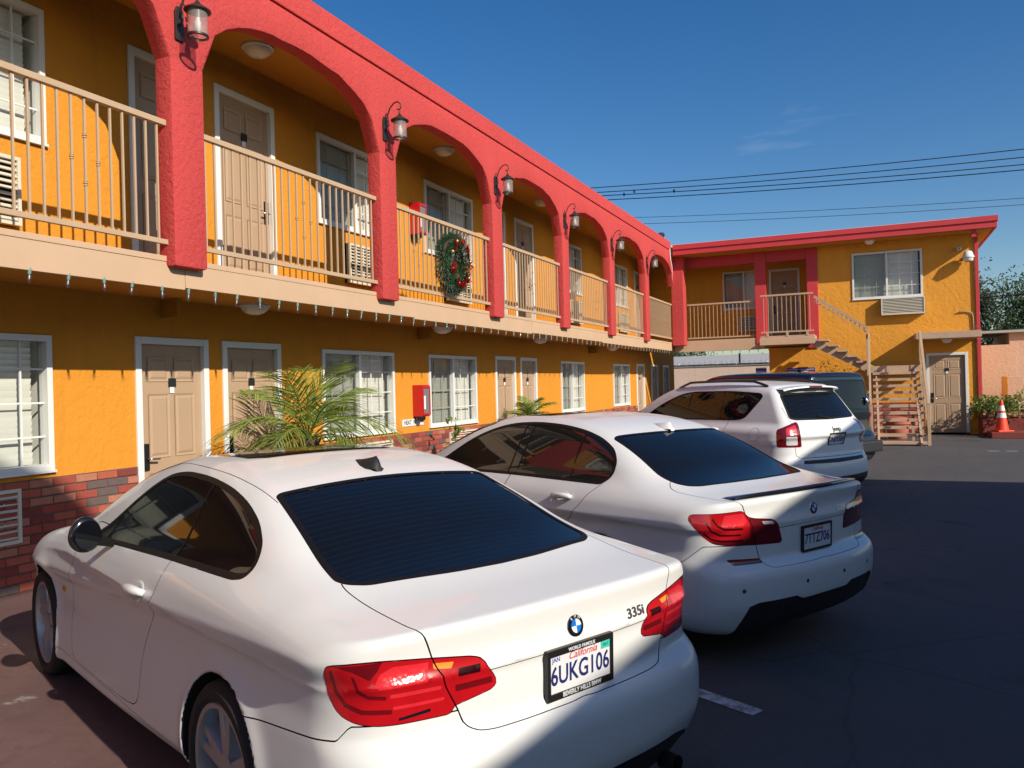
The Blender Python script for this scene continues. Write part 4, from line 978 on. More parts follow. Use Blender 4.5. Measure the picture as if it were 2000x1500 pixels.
COUPE = dict(
    plan=[(-1.2, .82), (-.9, .853), (-.6, .880), (0, .896), (.6, .890), (1.5, .886), (2.3, .890), (2.76, .894), (3.2, .865), (3.6, .79)],
    sect=[(.05, -.20), (.13, -.085), (.18, -.035), (.24, -.012), (.34, -.008), (.50, -.020), (.62, -.034), (.70, -.030), (.752, -.006), (.775, 0), (.80, -.006), (.86, -.026), (.92, -.055), (.98, -.10), (1.05, -.18), (1.3, -.5)],
    sm_sect=.006,
    crease=[(-1.2, .11), (-.4, .10), (.3, .072), (.82, .038), (1.45, -.012), (2.57, -.072), (3.6, -.10)],
    deck=[(-1.3, .95), (-.95, .975), (-.8, .990), (-.6, 1.012), (-.42, 1.03), (0, 1.04), (1., 1.02), (2.0, 1.0), (2.45, .965), (2.9, .90), (3.3, .80), (3.6, .66)],
    deck_c=.03, deck_c4=.05,
    rear=[(.1, -.80), (.2, -.92), (.30, -.985), (.42, -1.03), (.54, -1.035), (.595, -1.02), (.63, -.99), (.66, -.960), (.75, -.962), (.86, -.950), (.955, -.958), (1.0, -.965), (1.1, -.955)], sm_rear=.010,
    rear_bow=.125, rear_pow=2.8,
    front=[(.1, 3.35), (.3, 3.50), (.5, 3.53), (.65, 3.50), (.8, 3.40), (1., 3.3)], front_bow=.22,
    roof=[(-1.2, .68), (-.75, .895), (-.57, .985), (-.40, 1.062), (-.2, 1.145), (.05, 1.245), (.30, 1.330), (.55, 1.378), (.85, 1.402), (1.15, 1.400), (1.45, 1.366), (1.75, 1.280), (2.1, 1.125), (2.4, .985), (3., .70)], sm_roof=.05,
    roof_c=.06, roof_c4=.08,
    belt=[(-1.2, .67), (-.45, .745), (0, .79), (.6, .805), (1.5, .80), (2.1, .785), (3., .71)],
    tumble=[(-1.2, .42), (-.3, .46), (.5, .49), (1.5, .49), (3., .5)], tum2=.15, zbelt=.95,
    k_sd=.09, k_sr=.165, k_rd=.030, k_gh=.11, k_un=.09,
    wheels=(0., 2.76), wz=.325, arch=.352, flare=.014, floor=.17, well_y=.60)
SEDAN = dict(
    plan=[(-1.3, .84), (-1.0, .875), (-.65, .905), (0, .922), (.6, .918), (1.5, .918), (2.4, .918), (2.97, .92), (3.4, .88), (3.8, .80)],
    sect=[(.05, -.20), (.14, -.085), (.20, -.035), (.27, -.012), (.38, -.008), (.55, -.018), (.68, -.038), (.77, -.034), (.822, -.007), (.845, 0), (.87, -.005), (.93, -.022), (1.0, -.055), (1.06, -.10), (1.14, -.18), (1.4, -.5)], sm_sect=.008,
    crease=[(-1.3, .06), (-.4, .05), (.3, .03), (.8, .01), (1.5, -.02), (2.8, -.06), (3.8, -.10)],
    deck=[(-1.4, 1.03), (-1.05, 1.055), (-.85, 1.070), (-.6, 1.092), (-.42, 1.105), (0, 1.11), (1., 1.10), (2.2, 1.07), (2.7, 1.02), (3.2, .93), (3.6, .82), (3.9, .68)], deck_c=.03, deck_c4=.05,
    rear=[(.1, -.88), (.2, -1.0), (.30, -1.06), (.42, -1.10), (.545, -1.107), (.605, -1.09), (.64, -1.05), (.67, -1.027), (.80, -1.03), (.94, -1.02), (1.03, -1.035), (1.07, -1.045), (1.2, -1.03)], sm_rear=.010, rear_bow=.13, rear_pow=2.8,
    front=[(.1, 3.6), (.3, 3.76), (.5, 3.79), (.65, 3.76), (.8, 3.68), (1., 3.5)], front_bow=.22,
    roof=[(-1.3, .70), (-.8, .97), (-.6, 1.06), (-.40, 1.145), (-.15, 1.255), (.1, 1.345), (.35, 1.41), (.65, 1.452), (1.0, 1.47), (1.35, 1.468), (1.7, 1.43), (2.0, 1.34), (2.35, 1.195), (2.7, 1.03), (3.2, .78)], sm_roof=.05, roof_c=.06, roof_c4=.08,
    belt=[(-1.3, .70), (-.45, .785), (0, .82), (.6, .83), (1.5, .83), (2.3, .81), (3.2, .73)],
    tumble=[(-1.3, .42), (-.3, .46), (.5, .48), (1.5, .48), (3.2, .5)], tum2=.14, zbelt=1.02,
    k_sd=.09, k_sr=.165, k_rd=.035, k_gh=.11, k_un=.10, wheels=(0., 2.968), wz=.335, arch=.368, flare=.014, floor=.18, well_y=.62, zcut=.92)
SUV = dict(
    plan=[(-1.2, .83), (-.85, .865), (-.5, .885), (0, .90), (.5, .895), (1.4, .895), (2.2, .895), (2.63, .90), (3.1, .86), (3.5, .78)],
    sect=[(.1, -.12), (.22, -.05), (.30, -.012), (.42, -.004), (.55, -.012), (.70, -.022), (.80, -.018), (.86, 0), (.90, -.002), (1.0, -.020), (1.08, -.05), (1.2, -.12), (1.5, -.4)], sm_sect=.012,
    crease=[(-1.2, .03), (0, .02), (1.4, -.01), (3.5, -.06)],
    deck=[(-1.4, 1.10), (-.9, 1.12), (0, 1.13), (1., 1.13), (1.9, 1.11), (2.3, 1.07), (2.8, 1.02), (3.2, .93), (3.5, .80)], deck_c=.02, deck_c4=.05,
    rear=[(.15, -.72), (.28, -.84), (.36, -.90), (.5, -.915), (.62, -.905), (.67, -.875), (.72, -.855), (.9, -.85), (1.05, -.84), (1.15, -.80), (1.4, -.62)], sm_rear=.012, rear_bow=.13, rear_pow=2.8,
    front=[(.15, 3.3), (.4, 3.50), (.6, 3.52), (.8, 3.48), (1., 3.3)], front_bow=.20,
    roof=[(-1.4, 1.45), (-.75, 1.555), (-.4, 1.60), (0, 1.635), (.5, 1.655), (1.0, 1.65), (1.4, 1.61), (1.75, 1.49), (2.1, 1.30), (2.45, 1.11), (3., .85)], sm_roof=.05, roof_c=.05, roof_c4=.06,
    belt=[(-1.3, .74), (-.6, .785), (0, .815), (.6, .82), (1.5, .82), (2.2, .80), (3., .74)], tumble=[(-1.3, .28), (0, .32), (1.5, .36), (3., .4)], tum2=.10, zbelt=1.05,
    gh_rear=(-.862, .72, .10, .08), k_sd=.08, k_sr=.16, k_rd=.05, k_gh=.11, k_un=.06, wheels=(0., 2.635), wz=.345, arch=.385, flare=.018, floor=.22, well_y=.60, zcut=.95)
BOXY = dict(
    plan=[(-1.2, .84), (-.8, .87), (0, .89), (1.4, .89), (2.5, .885), (3.2, .82), (3.6, .76)],
    sect=[(.1, -.12), (.24, -.04), (.34, -.005), (.6, 0), (.85, -.004), (1.0, -.02), (1.15, -.06), (1.3, -.14), (1.6, -.4)], sm_sect=.02, crease=[(-1, 0), (3, 0)],
    deck=[(-1.3, 1.10), (0, 1.12), (1.8, 1.12), (2.3, 1.08), (2.9, 1.02), (3.4, .92), (3.6, .8)], deck_c=.02, deck_c4=.03,
    rear=[(.2, -.72), (.32, -.82), (.42, -.86), (.62, -.86), (.70, -.83), (.76, -.79), (1.1, -.76), (1.4, -.7)], rear_bow=.06, rear_pow=3.2,
    front=[(.2, 3.3), (.5, 3.45), (.8, 3.42), (1., 3.3)], front_bow=.16,
    roof=[(-1.4, 1.70), (-.6, 1.755), (0, 1.78), (.8, 1.785), (1.3, 1.765), (1.6, 1.69), (1.95, 1.45), (2.4, 1.12), (3., .8)], sm_roof=.05, roof_c=.03, roof_c4=.05,
    belt=[(-1.3, .80), (0, .82), (1.5, .82), (2.2, .80), (3., .75)], tumble=[(-1.3, .12), (1.5, .16), (3., .3)], tum2=.06, zbelt=1.10,
    gh_rear=(-.80, .12, .05, .08), k_sd=.06, k_sr=.12, k_rd=.05, k_gh=.10, k_un=.05, wheels=(0., 2.575), wz=.335, arch=.375, flare=.02, floor=.24, well_y=.6, zcut=1.0)
def lower(c, k):
    """the same car with all heights scaled by k"""
    d = dict(c)
    for n in ('deck', 'roof', 'crease'): d[n] = [(x, z*k) for x, z in c[n]]
    for n in ('sect', 'rear', 'front'): d[n] = [(z*k, v) for z, v in c[n]]
    for n in ('zbelt', 'zcut'):
        if n in c: d[n] = c[n]*k
    d['tumble'] = [(x, v/k) for x, v in c['tumble']]
    return d
SEDAN = lower(SEDAN, .945); SUV = lower(SUV, .97); BOXY = lower(BOXY, .965)
SEDAN['roof'] = [(-1.3, .62), (-.8, .90), (-.6, .995), (-.40, 1.088), (-.15, 1.215), (.1, 1.322), (.35, 1.398), (.65, 1.448), (1.0, 1.468), (1.35, 1.464), (1.7, 1.42), (2.0, 1.325), (2.35, 1.17), (2.7, .99), (3.2, .73)]
SUV['roof'] = [(-1.4, 1.43), (-.75, 1.54), (-.4, 1.59), (0, 1.63), (.5, 1.652), (1.0, 1.645), (1.4, 1.60), (1.75, 1.48), (2.1, 1.28), (2.45, 1.09), (3., .83)]
# ================================================================ cars
def mesh_obj(name, Mh, mat, parent, push=0.0):
    P, N, T = Mh
    if push: P = P + N*push
    me = bpy.data.meshes.new(name); me.vertices.add(len(P)); me.vertices.foreach_set('co', np.ascontiguousarray(P, np.float32).ravel())
    me.loops.add(len(T)*3); me.loops.foreach_set('vertex_index', np.ascontiguousarray(T, np.int32).ravel())
    me.polygons.add(len(T)); me.polygons.foreach_set('loop_start', np.arange(0, len(T)*3, 3, dtype=np.int32)); me.polygons.foreach_set('loop_total', np.full(len(T), 3, np.int32))
    me.polygons.foreach_set('use_smooth', np.ones(len(T), bool)); me.update(calc_edges=True); me.validate()
    if len(me.vertices) == len(N): me.normals_split_custom_set_from_vertices(N.tolist())
    return link(name, me, mat, parent)
def refine(Mh, n=1):
    """split every triangle into four, n times"""
    P, N, T = Mh
    for _ in range(n):
        E = np.sort(np.concatenate([T[:, [0,1]], T[:, [1,2]], T[:, [2,0]]]), 1); u, inv = np.unique(E, axis=0, return_inverse=True); inv = inv.reshape(-1); k = len(T)
        a, b, c = inv[:k]+len(P), inv[k:2*k]+len(P), inv[2*k:]+len(P)
        nN = N[u[:,0]] + N[u[:,1]]; nN /= np.linalg.norm(nN, axis=1, keepdims=True) + 1e-9
        P, N = np.concatenate([P, (P[u[:,0]] + P[u[:,1]])/2]), np.concatenate([N, nN])
        T = np.concatenate([np.stack([T[:,0], a, c], 1), np.stack([a, T[:,1], b], 1), np.stack([c, b, T[:,2]], 1), np.stack([a, b, c], 1)])
    return (P, N, T)
def sides(Mh):
    """split a mesh of two mirror-image pieces into (left, right)"""
    if Mh is None: return []
    P, N, T = Mh; c = P[T].mean(1)[:, 1]
    return [compact((P, N, T[m])) for m in (c > 0, c <= 0) if m.any()]
def cut(Mh, s, gap=.0024):
    """cut a panel out along s = 0, leaving an open joint: returns (panel, rest)"""
    if Mh is None: return None, None
    P, N, T = Mh
    a, _ = clip(Mh, s(P) + gap); _, b = clip(Mh, s(P) - gap)
    return a, b
def band(P, Q, line):
    """distance of the points (P, Q) to an open polyline"""
    d2 = np.full(P.shape, 1e9)
    for (ax, ay), (bx, by) in zip(line[:-1], line[1:]):
        ex, ey = bx-ax, by-ay; t = np.clip(((P-ax)*ex + (Q-ay)*ey)/(ex*ex+ey*ey+1e-12), 0, 1)
        d2 = np.minimum(d2, (P-ax-t*ex)**2 + (Q-ay-t*ey)**2)
    return np.sqrt(d2)
def sv(poly, ymin=.25): return lambda P: np.where(np.abs(P[:,1]) > ymin, poly_sd(P[:,0], P[:,2], poly), .2)           # side view (x, z)
def tv(poly, zmin=.9): return lambda P: np.where(P[:,2] > zmin, poly_sd(P[:,0], np.abs(P[:,1]), poly), .2)            # top view (x, |y|)
def lv(poly, xmax=-.2): return lambda P: np.where(P[:,0] < xmax, poly_sd(np.abs(P[:,1]), -P[:,0]-P[:,2], poly), .2)   # lid view (|y|, -x-z)
def cv(poly, xmax=-.3): return lambda P: np.where(P[:,0] < xmax, poly_sd(-P[:,0]-np.abs(P[:,1]), P[:,2], poly), .2)   # corner view (-x-|y|, z)
def rv(poly, xmax=-.5): return lambda P: np.where(P[:,0] < xmax, poly_sd(np.abs(P[:,1]), P[:,2], poly), .2)           # rear view (|y|, z)
def on_surface(f, p, it=12):
    p = np.array(p, float)
    for _ in range(it):
        e = .003; g = np.array([float(f(*(p+d)) - f(*(p-d)))/(2*e) for d in np.eye(3)*e]); p = p - float(f(*p))*g/max(g@g, .2)
    return Vector(p), Vector(g/np.linalg.norm(g))
def badge_frame(f, p, lift=.002, up=(0, 0, 1)):
    """matrix whose XY plane lies on the body at p: X to the car's right as seen from behind, Y upwards"""
    p, n = on_surface(f, p); u = Vector(up); u = (u - n*u.dot(n)).normalized(); x = u.cross(n); q = p + n*lift
    return Matrix(((x.x, u.x, n.x, q.x), (x.y, u.y, n.y, q.y), (x.z, u.z, n.z, q.z), (0, 0, 0, 1)))
def wheel(parent, x, y, r, rim_r, wid, rim='rim_silver', spokes=5, turn=0.):
    w = bpy.data.objects.new('wheel', None); C.objects.link(w); w.parent = parent; w.location = (x, y, r); w.empty_display_size = .1
    s = 1 if y > 0 else -1; h = wid/2
    MB().lathe([(rim_r, -h*.85), (rim_r+.02, -h), (r-.03, -h), (r-.006, -h*.78), (r, -h*.45), (r, h*.45), (r-.006, h*.78), (r-.03, h), (rim_r+.02, h), (rim_r, h*.85)], 48, axis='y').build('tyre', 'tyre', w, smooth=True, flat_angle=35)
    lip = MB(); lip.lathe([(rim_r+.004, s*h*.86), (rim_r, s*h*.92), (rim_r-.018, s*h*.90), (rim_r-.026, s*h*.72), (rim_r-.030, s*-h*.3)], 48, axis='y'); lip.build('rim_lip', rim, w, smooth=True, flat_angle=40)
    MB().lathe([(.0, -s*h*.25), (rim_r-.02, -s*h*.25)], 32, axis='y').build('barrel', 'well_black', w); MB().lathe([(.05, s*h*.05), (rim_r*.72, s*h*.05), (rim_r*.72, s*-h*.05)], 32, axis='y').build('brake_disc', 'steel', w)
    sp = MB()
    for k in range(spokes):
        for d in ((-.17, .17) if spokes == 5 else (0,)):
            a = k*2*math.pi/spokes + turn; a1 = a + d; wi, wo = .040, .030; c0, s0, c1, s1 = math.cos(a + d*.4), math.sin(a + d*.4), math.cos(a1), math.sin(a1)
            def pt(r_, c_, s_, o, yy): return (c_*r_ - s_*o, s*yy, s_*r_ + c_*o)
            r0, r1 = .035, rim_r - .016; yo, yi = h*.74, h*.86
            sp.add([pt(r0, c0, s0, -wi, yo-.05), pt(r0, c0, s0, wi, yo-.05), pt(r1, c1, s1, wo, yi-.06), pt(r1, c1, s1, -wo, yi-.06), pt(r0, c0, s0, -wi*.5, yo), pt(r0, c0, s0, wi*.5, yo), pt(r1, c1, s1, wo*.5, yi-.012), pt(r1, c1, s1, -wo*.5, yi-.012)],
                   [(0,3,2,1),(4,5,6,7),(0,1,5,4),(1,2,6,5),(2,3,7,6),(3,0,4,7)])
    sp.build('spokes', rim, w, bevel=.004)
    MB().lathe([(.065, s*(h*.74-.05)), (.062, s*h*.76), (.045, s*(h*.80)), (.0, s*(h*.80))], 24, axis='y').build('hub_cap', rim, w, smooth=True, flat_angle=40)
    return w
def plate(parent, f, p, lines, frame='hardware_dark', fw=.012, w=.305, h=.152, tilt_up=(0, 0, 1)):
    B = badge_frame(f, p, .016, tilt_up)
    def bx(name, mat, x0, x1, y0, y1, z0, z1, par, bevel=0):
        o = MB().box(x0, x1, y0, y1, z0, z1).build(name, mat, par, bevel=bevel); o.data.transform(B); return o
    pl = bx('license_plate', 'plate_white', -w/2, w/2, -h/2, h/2, -.012, 0, parent)
    fr = MB(); a, b = w/2+fw*.5, h/2+fw*.5
    fr.box(-a, a, b-fw*1.15, b, -.013, .006); fr.box(-a, a, -b, -b+fw*1.3, -.013, .006); fr.box(-a, -a+fw*.8, -b+fw*1.3, b-fw*1.15, -.013, .006); fr.box(a-fw*.8, a, -b+fw*1.3, b-fw*1.15, -.013, .006)
    o = fr.build('plate_frame', frame, pl, bevel=.002); o.data.transform(B)
    for (t, mat, size, x, y, kw) in lines:
        text_mesh('lettering', t, mat, size, pl, B @ Matrix.Translation((x, y, .0068 if kw.pop('up', 0) else .0008)), **kw)
    return pl, B
def roundel(parent, f, p, r=.037):
    B = badge_frame(f, p, .001)
    o = MB().lathe([(r, 0), (r, .004), (r*.94, .006), (0, .0065)], 40).build('emblem', 'gloss_black', parent, smooth=True, flat_angle=30); o.data.transform(B)
    ri = MB().lathe([(r*1.04, 0), (r*1.04, .003), (r*.985, .0045)], 40).build('emblem_rim', 'chrome', o, smooth=True); ri.data.transform(B)
    ri = MB().lathe([(r*.66, .0064), (r*.66, .0075), (r*.62, .0078)], 40).build('emblem_ring', 'chrome', o); ri.data.transform(B)
    for q in range(4):
        pts = [(0, 0)] + [(math.cos(q*math.pi/2 + k*math.pi/16)*r*.62, math.sin(q*math.pi/2 + k*math.pi/16)*r*.62) for k in range(9)]
        m = MB().prism(pts, .006, .0076, 'z').build('emblem_quarter', ('badge_white', 'badge_blue')[q % 2], o); m.data.transform(B)
    for ch, an in (('B', 125), ('M', 90), ('W', 55)):
        text_mesh('lettering', ch, 'badge_white', r*.36, o, B @ Matrix.Translation((math.cos(R(an))*r*.81, math.sin(R(an))*r*.81, .0068)) @ Matrix.Rotation(R(an-90), 4, 'Z'), extrude=.0003)
    return o
def handle(parent, f, p, mat, L_=.21):
    for s in (1, -1):
        p0, n = on_surface(f, (p[0], s*p[1], p[2])); ax = Vector((-1, 0, .06)).normalized()
        m = MB(); pts = [p0 + ax*(t*L_/2) + n*(.030*(1 - abs(t)**3.5) + .004) for t in np.linspace(-1, 1, 13)]
        m.tube(pts, [.014 + .009*(1-abs(t)**2) for t in np.linspace(-1, 1, 13)], 10); m.build('door_handle', mat, parent, smooth=True)
        d = MB().lathe([(.060, 0), (.054, .004), (.036, .0015), (.0, -.001)], 20, sc=(1.35, .8)).build('handle_dish', 'grey_plastic' if mat == 'gloss_black' else mat, parent, smooth=True)
        d.data.transform(Matrix.Translation(p0 + ax*.005) @ n.to_track_quat('Z', 'Y').to_matrix().to_4x4())
def mirrors(parent, p, mat, sz=(.085, .125, .085)):
    for s in (1, -1):
        c = Vector((p[0], s*p[1], p[2])); m = MB()
        prof = [(math.sin(math.pi*(k+.02)/14.04), -math.cos(math.pi*(k+.02)/14.04)) for k in range(15)]
        m.lathe(prof, 24); m.v = [(v[0]*sz[0]*(1 if v[0] > 0 else .35), v[1]*sz[1]*(1 - .12*v[2]), v[2]*sz[2]) for v in m.v]
        o = m.build('mirror', mat, parent, smooth=True); o.location = c; o.rotation_euler = (0, 0, s*R(10))
        g = MB().lathe([(0, -.030), (.80, -.030)], 24, axis='x').build('mirror_glass', 'car_glass', o); g.scale = (1, sz[1], sz[2])
        MB().bar((.01, -s*.04, -.045), (.03, -s*.15, -.075), .05, .028).build('stalk', 'trim_black', o, bevel=.008)
def fin(parent, f, p, mat, L_=.15, h=.055, w=.042):
    q, n = on_surface(f, p); m = MB(); ring_ = []
    for t, hh, ww in ((0, .004, .3), (.25, .016, .75), (.5, .032, 1), (.75, .05, .9), (.92, h, .55), (1, .03, .5), (1.05, .0, .5)):
        x = q.x + L_*(.5-t); z0 = float(q.z) - .012; z = float(on_surface(f, (x, 0, q.z))[0].z) + hh
        ring_.append([(x, -w*ww, z0), (x, -w*ww*.55, z-hh*.35), (x, 0, z), (x, w*ww*.55, z-hh*.35), (x, w*ww, z0)])
    vs = [v for r_ in ring_ for v in r_]; fs = [(i*5+k, i*5+k+1, i*5+k+6, i*5+k+5) for i in range(6) for k in range(4)]
    m.add(vs, fs); m.build('antenna_fin', mat, parent, smooth=True)
def glass_panel(body, s, mat, parent, name, trim=.016, trim_mat='trim_black', push=-.002, dividers=None, pair=False):
    """cut a glazed opening: trim ring outside, pane inside, optional divider strips; returns the body without it"""
    ins, rest = cut(body, s, .0008)
    pane, ring_ = clip(ins, s(ins[0]) + trim)
    group = (lambda m: sides(m)) if pair else (lambda m: [m])
    divs = []
    for d in dividers or ():
        dv, pane = clip(pane, band(pane[0][:,0], pane[0][:,2], d) - .008); divs.append(dv)
    for q in group(pane): mesh_obj(name, q, mat, parent, push)
    for q in group(ring_): mesh_obj('window_trim', q, trim_mat, parent, .001)
    for dv in divs:
        if dv is not None:
            for q in group(dv): mesh_obj('window_divider', q, trim_mat, parent, .0005)
    return rest
def base_body(cfg, h, lo, hi):
    f = car_field(cfg); Mh = surface_net(f, lo, hi, h)
    wh = cfg['wheels']
    dw = lambda P: np.minimum(*[np.sqrt((P[:,0]-a)**2 + (P[:,2]-cfg['wz'])**2) for a in wh])
    well, body = clip(Mh, np.where(np.abs(Mh[0][:,1]) > cfg['well_y']-.02, dw(Mh[0]) - cfg['arch'] - .004, .1))
    return f, body, well
def wells(well, parent):
    for s in sides(well):
        P, N, T = s; c = P[T].mean(1)[:, 0]
        for m in (c > 1, c <= 1):
            if m.any(): mesh_obj('wheel_well', compact((P, N, T[m])), 'well_black', parent)
def lid_lamps(lamp, lid_s, parent, zones, names=('tail_light', 'tail_light')):
    """split the lamps at the lid joint and paint their zones as separate lens pieces"""
    lamp = refine(lamp, 2); inner, outer = cut(lamp, lid_s, .0022)
    for blk in (outer, inner):
        if blk is None: continue
        for q in sides(blk):
            u = lambda P: -P[:,0]-np.abs(P[:,1]); root = None; rest = q; made = []
            for (nm, mat, fn) in zones:
                if rest is None: break
                a, rest = clip(rest, fn(u(rest[0]), rest[0][:,2]))
                if a is not None: made.append((nm, mat, a))
            root = mesh_obj('tail_light', rest, 'lens_red', parent, .0015) if rest is not None else None
            for nm, mat, a in made: mesh_obj(nm, a, mat, root or parent, .0018)
def finish(root, x, y, yaw): root.location = (x, y, 0); root.rotation_euler = (0, 0, R(yaw))
# ---------------------------------------------------------------- white coupe
def build_coupe():
    t = thing('parked_car', 'white two-door coupe with dark glass, black mirrors and plate 6UKG106', 'car', group='cars parked along the motel'); PT = 'paint_white_coupe'
    f, b, well = base_body(COUPE, .0155, (-1.10, -.98, .10), (3.62, .98, 1.46))
    wells(well, t)
    DLO = [(1.97, .935), (1.574, .952), (.646, .993), (.03, 1.006), (-.03, 1.018), (-.038, 1.055), (.0, 1.121), (.11, 1.187), (.27, 1.247), (.473, 1.293), (.76, 1.325), (1.077, 1.329), (1.246, 1.309), (1.382, 1.25), (1.522, 1.17), (1.645, 1.088), (1.75, 1.024), (1.87, .97)]
    b = glass_panel(b, sv(rounded(DLO, .48), .45), 'car_glass', t, 'side_window', .020, dividers=[[(.68, 1.33), (.655, .98)], [(1.60, 1.14), (1.66, .94)]], pair=True)
    RW = [(-.572, 0), (-.562, .2), (-.535, .36), (-.50, .54), (-.455, .60), (-.411, .622), (-.297, .611), (-.016, .572), (.205, .543), (.222, .52), (.225, .40), (.238, .06), (.238, 0), (.238, -.1), (-.572, -.1)]
    b = glass_panel(b, tv(rounded(RW, .4), .93), 'car_glass_rear', t, 'rear_window', .026)
    WS = [(1.30, 0), (1.30, .30), (1.26, .50), (1.30, .54), (1.75, .63), (2.16, .70), (2.24, .66), (2.34, .4), (2.37, 0), (2.37, -.1), (1.30, -.1)]
    b = glass_panel(b, tv(WS, .93), 'car_glass', t, 'windscreen', .012)
    sr, b = cut(b, tv([(.74, -.1), (.74, .33), (.80, .40), (1.16, .40), (1.22, .34), (1.23, -.1)], 1.2)); mesh_obj('sunroof', sr, 'car_glass', t)
    rp_, b = cut(b, lambda P: np.where((P[:,2] > 1.1) & (P[:,0] > .15) & (P[:,0] < 1.35), np.abs(P[:,1]) - np.interp(P[:,0], [.2, .45, .8, 1.25], [.556, .558, .552, .532]), .2), .0016); mesh_obj('roof_panel', rp_, PT, t)
    LID = [(-.1, -.62), (.609, -.62), (.622, -.54), (.622, -.45), (.612, -.13), (.60, -.06), (.575, .005), (.549, .097), (.515, .18), (.495, .221), (.474, .28), (.44, .325), (.38, .345), (.25, .358), (-.1, .366)]
    LAMP = [(-.11, .862), (-.10, .880), (-.07, .886), (.082, .897), (.316, .880), (.49, .860), (.53, .850), (.556, .83), (.592, .775), (.594, .757), (.575, .745), (.42, .722), (.405, .700), (.271, .701), (.102, .702), (.018, .710), (-.058, .735), (-.095, .781), (-.107, .83)]
    lamp, b = cut(b, cv(rounded(LAMP, .45), -.6), .0018)
    arc1 = [(-.075, .865), (-.06, .81), (-.02, .765), (.05, .745), (.17, .742)]; arc2 = [(.02, .85), (.04, .81), (.08, .79), (.15, .785)]
    zones = [('lens_dark', 'lens_dark_red', lambda u, z: band(u, z, arc1) - .007), ('lens_dark', 'lens_dark_red', lambda u, z: band(u, z, arc2) - .006),
             ('lens_dark', 'lens_smoke', lambda u, z: np.maximum(np.abs(u-.485)-.045, np.abs(z-.822)-.012)), ('lens_dark', 'lens_dark_red', lambda u, z: np.maximum(np.abs(u-.50)-.075, np.abs(z-.775)-.010)),
             ('lens_dark', 'lens_dark_red', lambda u, z: poly_sd(u, z, [(-.06, .884), (.14, .892), (.12, .865), (.09, .84), (.02, .868)])),
             ('reflector', 'lens_bright_red', lambda u, z: poly_sd(u, z, [(.11, .825), (.13, .855), (.18, .872), (.318, .868), (.318, .815), (.13, .812)])),
             ('reverse_lens', 'chrome', lambda u, z: poly_sd(u, z, [(.20, .712), (.325, .722), (.325, .732), (.20, .720)])),
             ('light_bar', 'lens_bright_red', lambda u, z: np.maximum(np.abs(z-.788)-.006, np.abs(u-.27)-.10)), ('light_bar', 'lens_bright_red', lambda u, z: np.maximum(np.abs(z-.752)-.005, np.abs(u-.28)-.10)),
             ('amber_lens', 'amber', lambda u, z: poly_sd(u, z, [(.335, .862), (.42, .855), (.41, .838), (.34, .845)]))]
    lid_s = lv(rounded(LID, .45), -.3); lid_lamps(lamp, lid_s, t, zones)
    lid, b = cut(b, lid_s)
    lo_, lid = cut(lid, lambda P: np.where(P[:,0] < -.86, P[:,2] - .806, .2), .0014); tl_ = mesh_obj('trunk_lid', lid, PT, t); mesh_obj('plate_panel', lo_, PT, tl_)
    bump = lambda P: np.where(P[:,0] < -.1, np.maximum(P[:,2] - np.interp(P[:,0], [-.86, -.79, -.755, -.23, 0], [.705, .70, .655, .60, .57]), P[:,0] + .16), .2)
    bu, b = cut(b, bump)
    df, bu = cut(bu, rv([(-.1, .10), (.74, .10), (.70, .24), (.64, .315), (.52, .345), (.2, .355), (-.1, .355)], -.6), .001); mesh_obj('diffuser', df, 'black_plastic', t, -.006); mesh_obj('rear_bumper', bu, PT, t)
    DOOR = [(1.96, 1.02), (1.99, .88), (2.05, .79), (2.11, .70), (2.14, .58), (2.12, .42), (2.075, .285), (2.02, .270), (1.6, .266), (1.12, .282), (1.0, .30), (.945, .335), (.915, .39), (.900, .53), (.865, .64), (.71, .79), (.655, .86), (.648, .90), (.66, 1.02)]
    dr, b = cut(b, sv(rounded(DOOR, .45), .5), .0022)
    for q in sides(dr): mesh_obj('door', q, PT, t)
    si_, b = cut(b, lambda P: np.where((np.abs(P[:,1]) > .5) & (P[:,0] > .2) & (P[:,0] < 2.6), P[:,2] - .258, .2), .0014)
    for q in sides(si_): mesh_obj('sill', q, PT, t)
    mesh_obj('body', b, PT, t)
    for x in (0, 2.76):
        for s in (1, -1): wheel(t, x, s*.775, .325, .245, .225, turn=.3)
    roundel(t, f, (-.955, 0, .866), .038)
    text_mesh('model_badge', '335i', 'grey_plastic', .050, t, badge_frame(f, (-.945, -.325, .845), .002), extrude=.0015, width=1.25, shear=.12, bold=.0012)
    plate(t, f, (-.965, 0, .732), [('6UKG106', 'plate_navy', .088, 0, -.008, dict(width=.80, bold=.0012)), ('California', 'plate_red', .036, .01, .048, dict(shear=.35, width=1.0)), ('JAN', 'sticker_blue', .022, -.118, .049, dict()), ('WORLD FAMOUS', 'plate_white', .0165, 0, .0725, dict(up=1, bold=.0004)), ('BEVERLY HILLS BMW', 'plate_white', .0215, 0, -.072, dict(up=1, width=.95, bold=.0006))], fw=.018)
    B = badge_frame(f, (-.965, 0, .732), .0172); o = MB().box(.102, .146, .036, .062, 0, .0008).build('sticker', 'sticker_teal', t); o.data.transform(B); text_mesh('lettering', '2017', 'plate_dark', .014, t, B @ Matrix.Translation((.124, .049, .001)))
    handle(t, f, (.86, .9, .845), 'paint_white_coupe'); mirrors(t, (1.44, .955, 1.03), 'gloss_black', (.07, .078, .088)); fin(t, f, (.38, 0, 1.36), 'black_plastic', .19, .065, .05)
    for s in (1, -1):
        p, n = on_surface(f, (2.32, s*.87, .60)); o = MB().lathe([(.02, 0), (.016, .007), (0, .009)], 14, sc=(1.5, .9)).build('side_marker', 'amber', t, smooth=True); o.data.transform(Matrix.Translation(p) @ n.to_track_quat('Z', 'Y').to_matrix().to_4x4())
